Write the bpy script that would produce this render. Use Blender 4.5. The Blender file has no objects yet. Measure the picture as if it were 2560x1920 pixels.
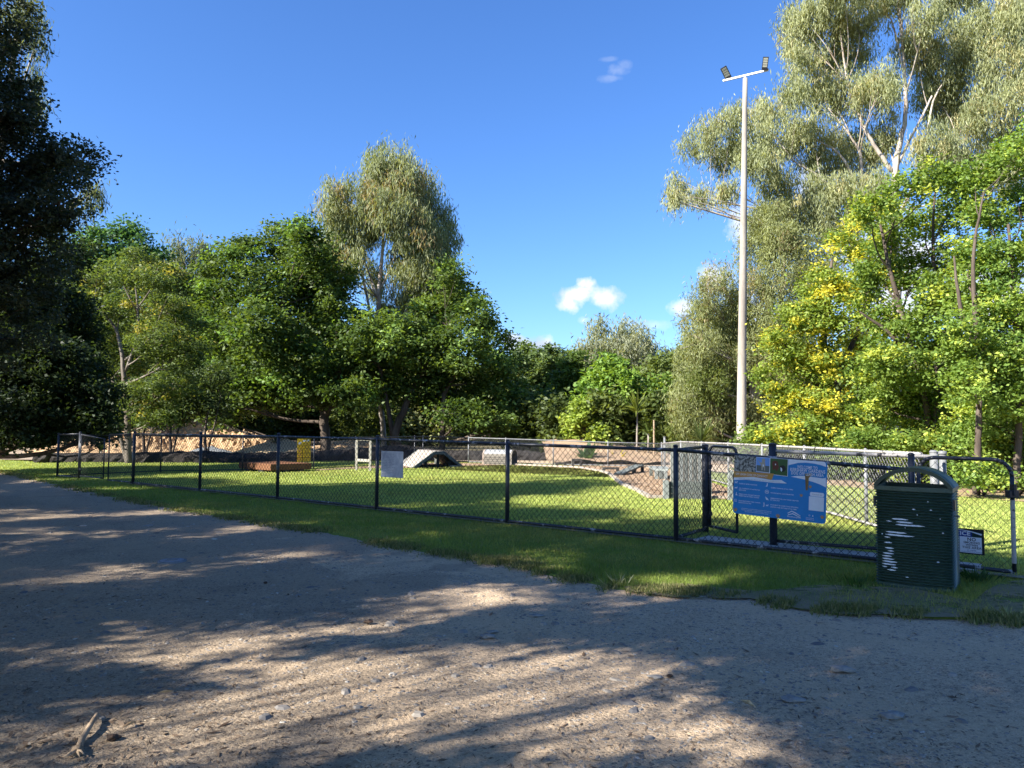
import bpy, math, random
import numpy as np
from mathutils import Vector, Matrix
R = math.radians
SC = bpy.context.scene
COL = SC.collection
random.seed(7)

# ------------------------------------------------------------------ camera
F = 1922.0; CZ = 1.57; TH = R(2.98); RO = R(0.4)
f_ = np.array([0, math.cos(TH), math.sin(TH)])
u0 = np.array([0, -math.sin(TH), math.cos(TH)]); r0 = np.array([1., 0, 0])
r_ = r0*math.cos(RO)+u0*math.sin(RO); u_ = -r0*math.sin(RO)+u0*math.cos(RO)
CAM = np.array([0, 0, CZ])
def ray(px, py): return f_+r_*(px-1280)/F+u_*(960-py)/F
def G(px, py, z=0.0):
    d = ray(px, py); return CAM+d*((z-CZ)/d[2])
def D(px, py, Y):
    d = ray(px, py); return CAM+d*(Y/d[1])
cd = bpy.data.cameras.new('camera'); cam = bpy.data.objects.new('camera', cd); COL.objects.link(cam)
cam.matrix_world = Matrix(((r_[0], u_[0], -f_[0], 0), (r_[1], u_[1], -f_[1], 0), (r_[2], u_[2], -f_[2], CZ), (0, 0, 0, 1)))
cd.sensor_width = 36; cd.lens = F/2560*36; cd.clip_start = 0.05; cd.clip_end = 2000
SC.camera = cam

# ------------------------------------------------------------------ sun and sky
EL = R(33); SH = np.array([-0.86, -0.51]); SH /= np.linalg.norm(SH)
S = np.array([SH[0]*math.cos(EL), SH[1]*math.cos(EL), math.sin(EL)])
sd = bpy.data.lights.new('sun', 'SUN'); sd.energy = 5.0; sd.angle = R(0.7); sd.color = (1, .945, .86)
so = bpy.data.objects.new('sun', sd); COL.objects.link(so)
so.rotation_euler = Vector(S).to_track_quat('Z', 'Y').to_euler(); so.location = (-30, -12, 30)
W = bpy.data.worlds.new("World"); SC.world = W; W.use_nodes = True
nt = W.node_tree; nt.nodes.clear()
def nd(nt, t, **k):
    n = nt.nodes.new(t)
    for a, b in k.items(): setattr(n, a, b)
    return n
def lk(nt, a, b): nt.links.new(a, b)
sky = nd(nt, 'ShaderNodeTexSky', sky_type='NISHITA'); sky.sun_disc = False
sky.sun_elevation = EL; sky.sun_rotation = math.atan2(S[0], S[1]) % (2*math.pi)
sky.air_density = 1.0; sky.dust_density = 0.6; sky.ozone_density = 3.0; sky.altitude = 20
geo = nd(nt, 'ShaderNodeTexCoord')
bg = nd(nt, 'ShaderNodeBackground'); bg.inputs[1].default_value = 0.09
hs = nd(nt, 'ShaderNodeHueSaturation'); hs.inputs['Saturation'].default_value = 1.12
lk(nt, sky.outputs[0], hs.inputs['Color'])
tn = nd(nt, 'ShaderNodeMix', data_type='RGBA', blend_type='MULTIPLY'); tn.inputs['Factor'].default_value = 1; tn.inputs['B'].default_value = (.53, .68, .93, 1); lk(nt, hs.outputs[0], tn.inputs['A'])
cur = tn.outputs['Result']
# small fair-weather clouds at real sky directions
nz = nd(nt, 'ShaderNodeTexNoise'); nz.inputs['Scale'].default_value = 34; nz.inputs['Detail'].default_value = 6; nz.inputs['Roughness'].default_value = .62
lk(nt, geo.outputs['Generated'], nz.inputs['Vector'])
def M(op, a, b=None, c=None, clamp=False):
    n = nd(nt, 'ShaderNodeMath', operation=op); n.use_clamp = clamp
    for i, v in enumerate((a, b, c)):
        if v is None: continue
        if isinstance(v, (int, float)): n.inputs[i].default_value = v
        else: lk(nt, v, n.inputs[i])
    return n.outputs[0]
def VM(op, a, b):
    n = nd(nt, 'ShaderNodeVectorMath', operation=op)
    for i, v in enumerate((a, b)):
        if isinstance(v, tuple): n.inputs[i].default_value = v
        else: lk(nt, v, n.inputs[i])
    return n
clouds = [(1440, 738, 38, 32, .95), (1512, 748, 40, 25, .9), (1456, 706, 23, 16, .95), (1425, 757, 30, 22, .9), (1710, 770, 30, 24, .75), (1790, 700, 40, 34, 1),
          (1330, 868, 60, 26, 1), (1285, 850, 30, 16, .9), (1862, 560, 42, 40, .75), (1545, 176, 22, 13, .2), (1530, 196, 26, 9, .17), (1560, 164, 16, 10, .15), (1520, 148, 18, 5, .12), (1460, 800, 16, 9, .35),
          (2030, 450, 40, 40, .8), (1620, 812, 60, 14, .35), (2230, 700, 130, 120, .9), (2480, 760, 120, 90, .9), (1875, 800, 60, 60, .8), (300, 860, 60, 50, .4)]
tot = None
for (cx, cy, rx, ry, op) in clouds:
    d = ray(cx, cy); d /= np.linalg.norm(d)
    rt = np.cross(d, [0, 0, 1]); rt /= np.linalg.norm(rt); up = np.cross(rt, d)
    sx = M('DIVIDE', VM('DOT_PRODUCT', geo.outputs['Generated'], tuple(rt)).outputs['Value'], rx/F)
    dv = VM('SUBTRACT', geo.outputs['Generated'], tuple(d)).outputs[0]
    sy = M('DIVIDE', VM('DOT_PRODUCT', dv, tuple(up)).outputs['Value'], ry/F)
    fr = VM('DOT_PRODUCT', geo.outputs['Generated'], tuple(d)).outputs['Value']
    q = M('SQRT', M('ADD', M('MULTIPLY', sx, sx), M('MULTIPLY', sy, sy)))
    q = M('ADD', q, M('MULTIPLY', M('SUBTRACT', .5, nz.outputs['Fac']), 2.6))
    m = M('MULTIPLY', M('MULTIPLY', M('SUBTRACT', 1.25, q), 1.25, clamp=True), op)
    m = M('MULTIPLY', m, M('GREATER_THAN', fr, 0.5))
    tot = m if tot is None else M('MAXIMUM', tot, m)
nz2 = nd(nt, 'ShaderNodeTexNoise'); nz2.inputs['Scale'].default_value = 20; nz2.inputs['Detail'].default_value = 4
lk(nt, geo.outputs['Generated'], nz2.inputs['Vector'])
mix = nd(nt, 'ShaderNodeMix', data_type='RGBA')
crc = nd(nt, 'ShaderNodeValToRGB'); crc.color_ramp.elements[0].position = .35; crc.color_ramp.elements[0].color = (2.3, 2.75, 3.7, 1)
crc.color_ramp.elements[1].position = .6; crc.color_ramp.elements[1].color = (4.3, 4.4, 4.6, 1)
lk(nt, nz2.outputs['Fac'], crc.inputs[0])
lk(nt, tot, mix.inputs['Factor']); lk(nt, cur, mix.inputs['A']); lk(nt, crc.outputs[0], mix.inputs['B'])
lk(nt, mix.outputs['Result'], bg.inputs[0])
wo = nd(nt, 'ShaderNodeOutputWorld'); lk(nt, bg.outputs[0], wo.inputs[0])

SC.view_settings.view_transform = 'Standard'; SC.view_settings.look = 'None'
SC.view_settings.exposure = 1.66; SC.view_settings.gamma = 1
SC.render.engine = 'CYCLES'
SC.cycles.max_bounces = 6; SC.cycles.diffuse_bounces = 3; SC.cycles.glossy_bounces = 2; SC.cycles.transmission_bounces = 4
SC.cycles.use_denoising = True; SC.cycles.caustics_reflective = False; SC.cycles.caustics_refractive = False
SC.cycles.sample_clamp_indirect = 6

# ------------------------------------------------------------------ materials
def newmat(name):
    m = bpy.data.materials.new(name); m.use_nodes = True; m.node_tree.nodes.clear(); return m, m.node_tree
def noise(t, scale, detail=4, rough=.6, src=None, dist=0):
    n = nd(t, 'ShaderNodeTexNoise'); n.inputs['Scale'].default_value = scale; n.inputs['Detail'].default_value = detail
    n.inputs['Roughness'].default_value = rough; n.inputs['Distortion'].default_value = dist
    if src is not None: lk(t, src, n.inputs['Vector'])
    return n.outputs['Fac']
def ramp(t, fac, stops):
    n = nd(t, 'ShaderNodeValToRGB'); e = n.color_ramp.elements
    while len(e) < len(stops): e.new(.5)
    for i, (p, c) in enumerate(stops):
        e[i].position = p; e[i].color = (*c, 1) if len(c) == 3 else c
    lk(t, fac, n.inputs[0]); return n.outputs[0]
def mixc(t, fac, a, b, mode='MIX'):
    n = nd(t, 'ShaderNodeMix', data_type='RGBA', blend_type=mode)
    for k, v in (('Factor', fac), ('A', a), ('B', b)):
        if isinstance(v, (int, float)): n.inputs[k].default_value = v
        elif isinstance(v, tuple): n.inputs[k].default_value = (*v, 1)
        else: lk(t, v, n.inputs[k])
    return n.outputs['Result']
def mth(t, op, a, b=None):
    n = nd(t, 'ShaderNodeMath', operation=op)
    for i, v in enumerate((a, b)):
        if v is None: continue
        if isinstance(v, (int, float)): n.inputs[i].default_value = v
        else: lk(t, v, n.inputs[i])
    return n.outputs[0]
def pos(t): return nd(t, 'ShaderNodeNewGeometry').outputs['Position']
def objc(t): return nd(t, 'ShaderNodeTexCoord').outputs['Object']
def finish(m, t, color, rough=.7, spec=.3, bump=None, bstr=.3, bdist=.02, metal=0):
    p = nd(t, 'ShaderNodeBsdfPrincipled')
    if isinstance(color, tuple): p.inputs['Base Color'].default_value = (*color, 1)
    else: lk(t, color, p.inputs['Base Color'])
    if isinstance(rough, (int, float)): p.inputs['Roughness'].default_value = rough
    else: lk(t, rough, p.inputs['Roughness'])
    p.inputs['Specular IOR Level'].default_value = spec; p.inputs['Metallic'].default_value = metal
    if bump is not None:
        b = nd(t, 'ShaderNodeBump'); b.inputs['Strength'].default_value = bstr; b.inputs['Distance'].default_value = bdist
        lk(t, bump, b.inputs['Height']); lk(t, b.outputs[0], p.inputs['Normal'])
    o = nd(t, 'ShaderNodeOutputMaterial'); lk(t, p.outputs[0], o.inputs[0]); return m
def mottled(name, c1, c2, scale=8, rough=.7, spec=.3, bstr=.15, fine=60, metal=0, lo=.35, hi=.65):
    m, t = newmat(name); g = objc(t)
    n1 = noise(t, scale, 5, .65, g); n2 = noise(t, fine, 3, .6, g)
    c = ramp(t, n1, [(lo, c1), (hi, c2)])
    c = mixc(t, .25, c, ramp(t, n2, [(.3, tuple(x*.55 for x in c1)), (.7, tuple(min(1, x*1.4) for x in c2))]))
    return finish(m, t, c, rough, spec, n2, bstr, .01, metal)
def flat(name, c, rough=.6, spec=.3):
    m, t = newmat(name); g = objc(t)
    n1 = noise(t, 14, 4, .6, g)
    return finish(m, t, mixc(t, .12, c, ramp(t, n1, [(.3, tuple(x*.6 for x in c)), (.7, tuple(min(1, x*1.3+.02) for x in c))])), rough, spec)
def leafmat(name, trans=.46, rough=.5, spec=.24):
    m, t = newmat(name)
    a = nd(t, 'ShaderNodeAttribute', attribute_name='Col')
    p = nd(t, 'ShaderNodeBsdfPrincipled'); lk(t, a.outputs['Color'], p.inputs['Base Color'])
    p.inputs['Roughness'].default_value = rough; p.inputs['Specular IOR Level'].default_value = spec
    tr = nd(t, 'ShaderNodeBsdfTranslucent')
    lk(t, mixc(t, 1.0, a.outputs['Color'], (1.35, 1.25, .45), 'MULTIPLY'), tr.inputs[0])
    mx = nd(t, 'ShaderNodeMixShader'); mx.inputs[0].default_value = trans
    lk(t, p.outputs[0], mx.inputs[1]); lk(t, tr.outputs[0], mx.inputs[2])
    o = nd(t, 'ShaderNodeOutputMaterial'); lk(t, mx.outputs[0], o.inputs[0]); return m
LEAF = leafmat('leaf'); GRASS = leafmat('grass_blade', .3, .6, .2); DRY = leafmat('litter', .05, .8, .15)

def barkmat(name, c1, c2, c3, s=5):
    m, t = newmat(name); g = pos(t)
    mp = nd(t, 'ShaderNodeMapping'); mp.inputs['Scale'].default_value = (1, 1, .25); lk(t, g, mp.inputs[0])
    n1 = noise(t, s, 5, .65, mp.outputs[0], .6); n2 = noise(t, s*7, 3, .6, mp.outputs[0])
    c = ramp(t, n1, [(.32, c1), (.52, c2), (.68, c3)])
    return finish(m, t, c, .85, .15, n2, .5, .02)
BARK_DARK = barkmat('bark_dark', (.05, .038, .03), (.09, .07, .055), (.14, .115, .09))
BARK_PALE = barkmat('bark_pale', (.2, .145, .1), (.38, .33, .28), (.5, .46, .41), 2)
BARK_MID = barkmat('bark_mid', (.09, .07, .055), (.17, .145, .12), (.26, .235, .2), 3)
BARK_GREY = barkmat('bark_grey', (.14, .11, .085), (.26, .23, .2), (.4, .37, .33), 3)

# gravel road
def ground_mats():
    m, t = newmat('gravel'); g = pos(t)
    big = noise(t, .35, 5, .6, g, .4); mid = noise(t, 2.2, 6, .65, g, .3); fine = noise(t, 30, 5, .78, g); vf = noise(t, 140, 3, .7, g)
    c = ramp(t, big, [(.33, (.29, .25, .21)), (.5, (.42, .345, .26)), (.66, (.54, .42, .29))])
    c = mixc(t, .45, c, ramp(t, mid, [(.3, (.19, .175, .165)), (.5, (.4, .34, .27)), (.72, (.6, .49, .36))]))
    c = mixc(t, .55, c, ramp(t, fine, [(.34, (.07, .062, .055)), (.46, (.37, .3, .225)), (.68, (.66, .54, .4))]))
    c = mixc(t, .3, c, ramp(t, vf, [(.36, (.06, .053, .046)), (.64, (.68, .57, .44))]))
    vo = nd(t, 'ShaderNodeTexVoronoi'); vo.inputs['Scale'].default_value = 42; lk(t, g, vo.inputs['Vector'])
    v2 = nd(t, 'ShaderNodeTexVoronoi'); v2.inputs['Scale'].default_value = 62; lk(t, g, v2.inputs['Vector'])
    sp2 = nd(t, 'ShaderNodeSeparateColor'); lk(t, v2.outputs['Color'], sp2.inputs[0])
    near = ramp(t, v2.outputs['Distance'], [(.3, (1, 1, 1)), (.42, (0, 0, 0))])
    dens = ramp(t, noise(t, 1.1, 4, .6, g), [(.35, (.62, .62, .62)), (.62, (.9, .9, .9))])
    c = mixc(t, mth(t, 'MULTIPLY', mth(t, 'MULTIPLY', mth(t, 'GREATER_THAN', sp2.outputs[0], dens), near), .85), c, (.075, .068, .062))
    c = mixc(t, mth(t, 'MULTIPLY', mth(t, 'MULTIPLY', mth(t, 'GREATER_THAN', sp2.outputs[1], .93), near), .8), c, (.55, .5, .43))
    dp = nd(t, 'ShaderNodeVectorMath', operation='DOT_PRODUCT'); lk(t, g, dp.inputs[0]); dp.inputs[1].default_value = (.62, .78, 0)
    wv = mth(t, 'SINE', mth(t, 'ADD', mth(t, 'MULTIPLY', dp.outputs['Value'], 3.6), mth(t, 'MULTIPLY', noise(t, .45, 4, .6, g), 7.0)))
    c = mixc(t, mth(t, 'MULTIPLY', ramp(t, wv, [(.35, (0, 0, 0)), (.95, (1, 1, 1))]), .38), c, (.46, .37, .27))
    c = mixc(t, mth(t, 'MULTIPLY', ramp(t, noise(t, .9, 5, .7, g, 1.2), [(.56, (0, 0, 0)), (.66, (1, 1, 1))]), .4), c, (.19, .165, .14))
    v3 = nd(t, 'ShaderNodeTexVoronoi'); v3.inputs['Scale'].default_value = 24; lk(t, g, v3.inputs['Vector'])
    s3 = nd(t, 'ShaderNodeSeparateColor'); lk(t, v3.outputs['Color'], s3.inputs[0])
    n3 = ramp(t, v3.outputs['Distance'], [(.26, (1, 1, 1)), (.36, (0, 0, 0))])
    c = mixc(t, mth(t, 'MULTIPLY', mth(t, 'MULTIPLY', mth(t, 'GREATER_THAN', s3.outputs[0], .88), n3), .75), c, (.13, .125, .125))
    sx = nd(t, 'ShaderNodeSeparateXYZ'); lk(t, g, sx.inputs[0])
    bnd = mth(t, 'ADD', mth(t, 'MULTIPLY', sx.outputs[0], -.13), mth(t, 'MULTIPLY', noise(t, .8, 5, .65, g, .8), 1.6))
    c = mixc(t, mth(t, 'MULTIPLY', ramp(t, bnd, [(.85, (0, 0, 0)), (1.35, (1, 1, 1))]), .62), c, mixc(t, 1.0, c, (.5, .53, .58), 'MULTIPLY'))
    bn = mth(t, 'ADD', mth(t, 'MULTIPLY', fine, .6), mth(t, 'ADD', mth(t, 'MULTIPLY', vf, .25), mth(t, 'MULTIPLY', mid, 1.6)))
    bn = mth(t, 'SUBTRACT', bn, mth(t, 'MULTIPLY', vo.outputs['Distance'], .25))
    c = mixc(t, 1.0, c, (1.3, 1.19, 1.05), 'MULTIPLY')
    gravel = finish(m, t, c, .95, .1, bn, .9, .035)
    m, t = newmat('lawn_soil'); g = pos(t)
    n1 = noise(t, 1.1, 5, .6, g); n2 = noise(t, 40, 4, .7, g); n3 = noise(t, 6, 5, .6, g)
    c = ramp(t, n1, [(.35, (.12, .18, .025)), (.6, (.19, .25, .045))])
    c = mixc(t, .45, c, ramp(t, n2, [(.3, (.06, .1, .018)), (.7, (.26, .34, .07))]))
    c = mixc(t, mth(t, 'MULTIPLY', n3, .3), c, (.17, .17, .06))
    lawn = finish(m, t, c, .95, .1, n2, .8, .03)
    m, t = newmat('verge_soil'); g = pos(t)
    n1 = noise(t, 2.1, 5, .65, g); n2 = noise(t, 50, 4, .7, g)
    c = ramp(t, n1, [(.38, (.13, .14, .05)), (.6, (.28, .225, .14))])
    c = mixc(t, .4, c, ramp(t, n2, [(.3, (.09, .085, .045)), (.7, (.36, .3, .19))]))
    verge = finish(m, t, c, .95, .1, n2, .8, .03)
    pr = [n for n in t.nodes if n.type == 'BSDF_PRINCIPLED'][0]; lk(t, ramp(t, mth(t, 'ADD', mth(t, 'MULTIPLY', noise(t, 1.5, 6, .7, g), .8), mth(t, 'MULTIPLY', noise(t, 14, 4, .7, g), .3)), [(.45, (0, 0, 0)), (.52, (1, 1, 1))]), pr.inputs['Alpha'])
    m, t = newmat('mulch'); g = pos(t)
    n1 = noise(t, 1.5, 5, .6, g); n2 = noise(t, 26, 4, .75, g)
    c = mixc(t, .55, ramp(t, n1, [(.35, (.33, .22, .14)), (.65, (.45, .33, .21))]), ramp(t, n2, [(.3, (.12, .065, .04)), (.7, (.48, .36, .24))]))
    mulch = finish(m, t, c, .95, .1, n2, .9, .03)
    m, t = newmat('forest_floor'); g = pos(t)
    n1 = noise(t, .4, 5, .6, g); n2 = noise(t, 9, 4, .75, g)
    c = mixc(t, .5, ramp(t, n1, [(.35, (.07, .06, .035)), (.65, (.16, .13, .075))]), ramp(t, n2, [(.3, (.04, .05, .02)), (.7, (.2, .16, .09))]))
    floor = finish(m, t, c, .95, .1, n2, .8, .05)
    return gravel, lawn, verge, mulch, floor
GRAVEL, LAWN, VERGE, MULCH, FLOOR = ground_mats()

def scuffed(name, base, scuff, amount=.62, scale=5, rough=.35, metal=0):
    m, t = newmat(name); g = objc(t)
    n1 = noise(t, scale, 6, .7, g, .5); n2 = noise(t, 50, 3, .6, g)
    k = ramp(t, n1, [(amount, (0, 0, 0)), (amount+.03, (1, 1, 1))])
    c = mixc(t, k, mixc(t, n2, base, tuple(x*1.7+.01 for x in base)), scuff)
    return finish(m, t, c, rough, .4, n2, .08, .004, metal)
BLACK = scuffed('black_coated_steel', (.012, .014, .02), (.2, .21, .22), .67, 7)
BLACKW = scuffed('worn_black_rail', (.013, .015, .021), (.3, .3, .31), .575, 6, .4)
GALV = mottled('galvanised_steel', (.12, .13, .13), (.22, .22, .22), 9, .5, .4)
WORN = scuffed('scuffed_pale_rail', (0.252, 0.238, 0.224), (0.021, 0.021, 0.025), .56, 6, .5)
WIREB = flat('black_wire', (.014, .015, .018), .5)
WIREG = flat('grey_wire', (.2, .2, .2), .5)
CONC = mottled('concrete', (.3, .285, .26), (.42, .4, .36), 4, .9, .15, .3)
POLEM = barkmat('pole_concrete', (.2, .175, .15), (.31, .28, .235), (.37, .34, .29), 1.6)
BROWNM = mottled('rusty_brown', (0.135, 0.058, 0.028), (0.190, 0.090, 0.045), 5, .8, .2)
RAMPM = mottled('bleached_ramp', (0.260, 0.225, 0.190), (0.330, 0.300, 0.260), 6, .85, .15)
CREAM = mottled('cream_timber', (0.280, 0.260, 0.210), (0.360, 0.340, 0.290), 8, .7, .2)
GREYP = mottled('grey_green_timber', (0.101, 0.113, 0.105), (0.151, 0.164, 0.151), 7, .75, .2)
PALEP = mottled('pale_grey_timber', (0.176, 0.193, 0.181), (0.235, 0.252, 0.235), 7, .7, .2)
DARKP = mottled('dark_grey_timber', (0.039, 0.037, 0.035), (0.066, 0.063, 0.057), 7, .8, .2)
TUNM = mottled('beige_panels', (0.151, 0.137, 0.112), (0.194, 0.176, 0.144), 5, .7, .2)
TUNT = mottled('pale_roof_sheet', (0.261, 0.270, 0.270), (0.315, 0.324, 0.324), 5, .5, .3)
RED = flat('red_plastic', (.6, .03, .04), .4); BINGR = flat('dark_green_plastic', (.03, .06, .045), .5)
BLUE = flat('sign_blue', (.0, .2, .52), .4); WHITE = flat('sign_white', (.72, .73, .8), .45); ORANGE = flat('sign_ochre', (.55, .27, .06), .5)
SBLK = flat('sign_black', (.012, .012, .015), .5); YEL = flat('sign_yellow', (.78, .48, .02), .5); NAVY = flat('sign_navy', (.015, .035, .22), .5)
SKYB = flat('print_sky', (.16, .34, .72), .5); PGRN = flat('print_green', (.04, .1, .03), .5); PBRN = flat('print_brown', (.12, .03, .02), .5)
PTAN = flat('print_tan', (.42, .36, .27), .5); SRED = flat('sign_red', (.45, .03, .03), .5); PGRY = flat('print_grey', (.12, .14, .13), .5)
PDK = mottled('print_leaves', (.02, .022, .02), (.42, .4, .36), 30, .5, .3, .1, 60, 0, .46, .56)
WINK = flat('sign_ink_grey', (.3, .3, .33), .5); DKGRN = flat('dark_green_strip', (.012, .03, .02), .4)
NOTM, _t = newmat('faded_notice'); _g = objc(_t)
NOTM = finish(NOTM, _t, mixc(_t, .6, (.3, .33, .41), ramp(_t, noise(_t, 5, 5, .6, _g, 1), [(.35, (.18, .21, .3)), (.65, (.5, .52, .58))])), .3, .6)
ROCK = mottled('shade_toned_rock', (0.018, 0.015, 0.014), (0.050, 0.045, 0.040), 3, .95, .1, .6, 12)  # near-black shade over the bank is put into this rock colour
STONEM = leafmat('pebble', 0.0, .85, .2)
SHEET = mottled('green_corrugated_paint', (.011, .032, .02), (.02, .048, .03), 5, .38, .45, .05)
SHEETR = mottled('green_rim_paint', (.035, .065, .045), (.065, .1, .072), 6, .45, .4, .05)
PEEL = mottled('bare_primer', (.72, .74, .8), (.82, .84, .88), 20, .6, .3)
SANDM = mottled('orange_rubble', (.37, .235, .125), (.5, .345, .2), 2.2, .95, .1, .9, 9)
SANDP = mottled('pale_sand', (0.383, 0.278, 0.162), (0.441, 0.336, 0.209), 2.2, .95, .1, .4, 20)
GREYG = mottled('blue_grey_gravel', (0.165, 0.176, 0.187), (0.231, 0.242, 0.253), 3, .95, .1, .6, 20)
STICK = mottled('dry_wood', (.2, .14, .09), (.42, .32, .22), 14, .9, .1, .5, 60)

# ------------------------------------------------------------------ mesh helpers
class MB:
    def __init__(s): s.v = []; s.f = []; s.n = 0; s.c = []
    def add(s, V, Fc, col=None):
        V = np.asarray(V, float).reshape(-1, 3); s.v.append(V)
        for q in Fc: s.f.append(tuple(i+s.n for i in q))
        s.n += len(V); return s
    def box(s, c, size, ax=None, bevel=0):
        c = np.array(c, float); h = np.array(size, float)/2
        A = np.eye(3) if ax is None else np.array(ax, float)
        P = []
        for z in (-1, 1):
            for x, y in ((-1, -1), (1, -1), (1, 1), (-1, 1)): P.append(c+A[0]*x*h[0]+A[1]*y*h[1]+A[2]*z*h[2])
        return s.add(P, [(0, 3, 2, 1), (4, 5, 6, 7), (0, 1, 5, 4), (1, 2, 6, 5), (2, 3, 7, 6), (3, 0, 4, 7)])
    def beam(s, a, b, w, h, up=(0, 0, 1)):
        a = np.array(a, float); b = np.array(b, float); d = b-a; L = np.linalg.norm(d); d /= L
        sd_ = np.cross(d, up)
        if np.linalg.norm(sd_) < 1e-6: sd_ = np.array([1., 0, 0])
        sd_ /= np.linalg.norm(sd_); u = np.cross(sd_, d)
        return s.box((a+b)/2, (L, w, h), (d, sd_, u))
    def tube(s, P, rad, n=8, cap=True):
        P = np.asarray(P, float); k = len(P)
        rad = np.full(k, rad, float) if np.isscalar(rad) else np.asarray(rad, float)
        T = np.gradient(P, axis=0); T /= np.linalg.norm(T, axis=1)[:, None]+1e-12
        ref = np.array([0, 0, 1.]) if abs(T[0][2]) < .8 else np.array([1., 0, 0])
        A = np.cross(T, ref); A /= np.linalg.norm(A, axis=1)[:, None]+1e-12; B = np.cross(T, A)
        an = np.arange(n)*2*math.pi/n
        V = P[:, None]+rad[:, None, None]*(A[:, None]*np.cos(an)[None, :, None]+B[:, None]*np.sin(an)[None, :, None])
        Fc = []
        for i in range(k-1):
            for j in range(n):
                a = i*n+j; b = i*n+(j+1) % n; Fc.append((a, b, b+n, a+n))
        if cap: Fc.append(tuple(range(n))[::-1]); Fc.append(tuple((k-1)*n+j for j in range(n)))
        return s.add(V, Fc)
    def poly(s, pts): return s.add(pts, [tuple(range(len(pts)))])
    def build(s, name, mat, parent=None, smooth=False):
        me = bpy.data.meshes.new(name)
        me.from_pydata(np.concatenate(s.v).tolist() if s.v else [], [], s.f)
        if smooth:
            for p in me.polygons: p.use_smooth = True
        me.materials.append(mat); o = bpy.data.objects.new(name, me); COL.objects.link(o)
        if parent is not None:
            o.parent = parent; pl = parent
            off = Vector((0, 0, 0))
            while pl is not None: off += pl.location; pl = pl.parent
            me.transform(Matrix.Translation(-off))
        return o
def thing(name, label, cat, loc=(0, 0, 0), group=None):
    o = bpy.data.objects.new(name, None); COL.objects.link(o); o.location = tuple(float(x) for x in loc); o.empty_display_size = .3
    o['label'] = label; o['category'] = cat
    if group: o['group'] = group
    return o
def tag(o, label=None, cat=None, group=None, kind=None):
    if label: o['label'] = label
    if cat: o['category'] = cat
    if group: o['group'] = group
    if kind: o['kind'] = kind
    return o
def bevel(o, w=.006, seg=2):
    m = o.modifiers.new('bevel', 'BEVEL'); m.width = w; m.segments = seg; m.limit_method = 'ANGLE'; return o
def quads(name, V, colr, mat, parent=None, k=4):
    """V (N,k,3) faces, colr (N,3)"""
    N = len(V); me = bpy.data.meshes.new(name)
    P = V.reshape(-1, 3).astype(np.float32)
    if parent is not None: P = P-np.array(parent.location, np.float32)
    me.vertices.add(N*k); me.vertices.foreach_set('co', P.ravel())
    me.loops.add(N*k); me.loops.foreach_set('vertex_index', np.arange(N*k, dtype=np.int32))
    me.polygons.add(N); me.polygons.foreach_set('loop_start', np.arange(N, dtype=np.int32)*k)
    me.update(calc_edges=True)
    at = me.attributes.new('Col', 'FLOAT_COLOR', 'FACE')
    c4 = np.ones((N, 4), np.float32); c4[:, :3] = np.clip(colr, 0, 1); at.data.foreach_set('color', c4.ravel())
    me.materials.append(mat); o = bpy.data.objects.new(name, me); COL.objects.link(o)
    if parent is not None: o.parent = parent
    return o
def unit(a): return a/(np.linalg.norm(a, axis=-1, keepdims=True)+1e-9)

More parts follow.
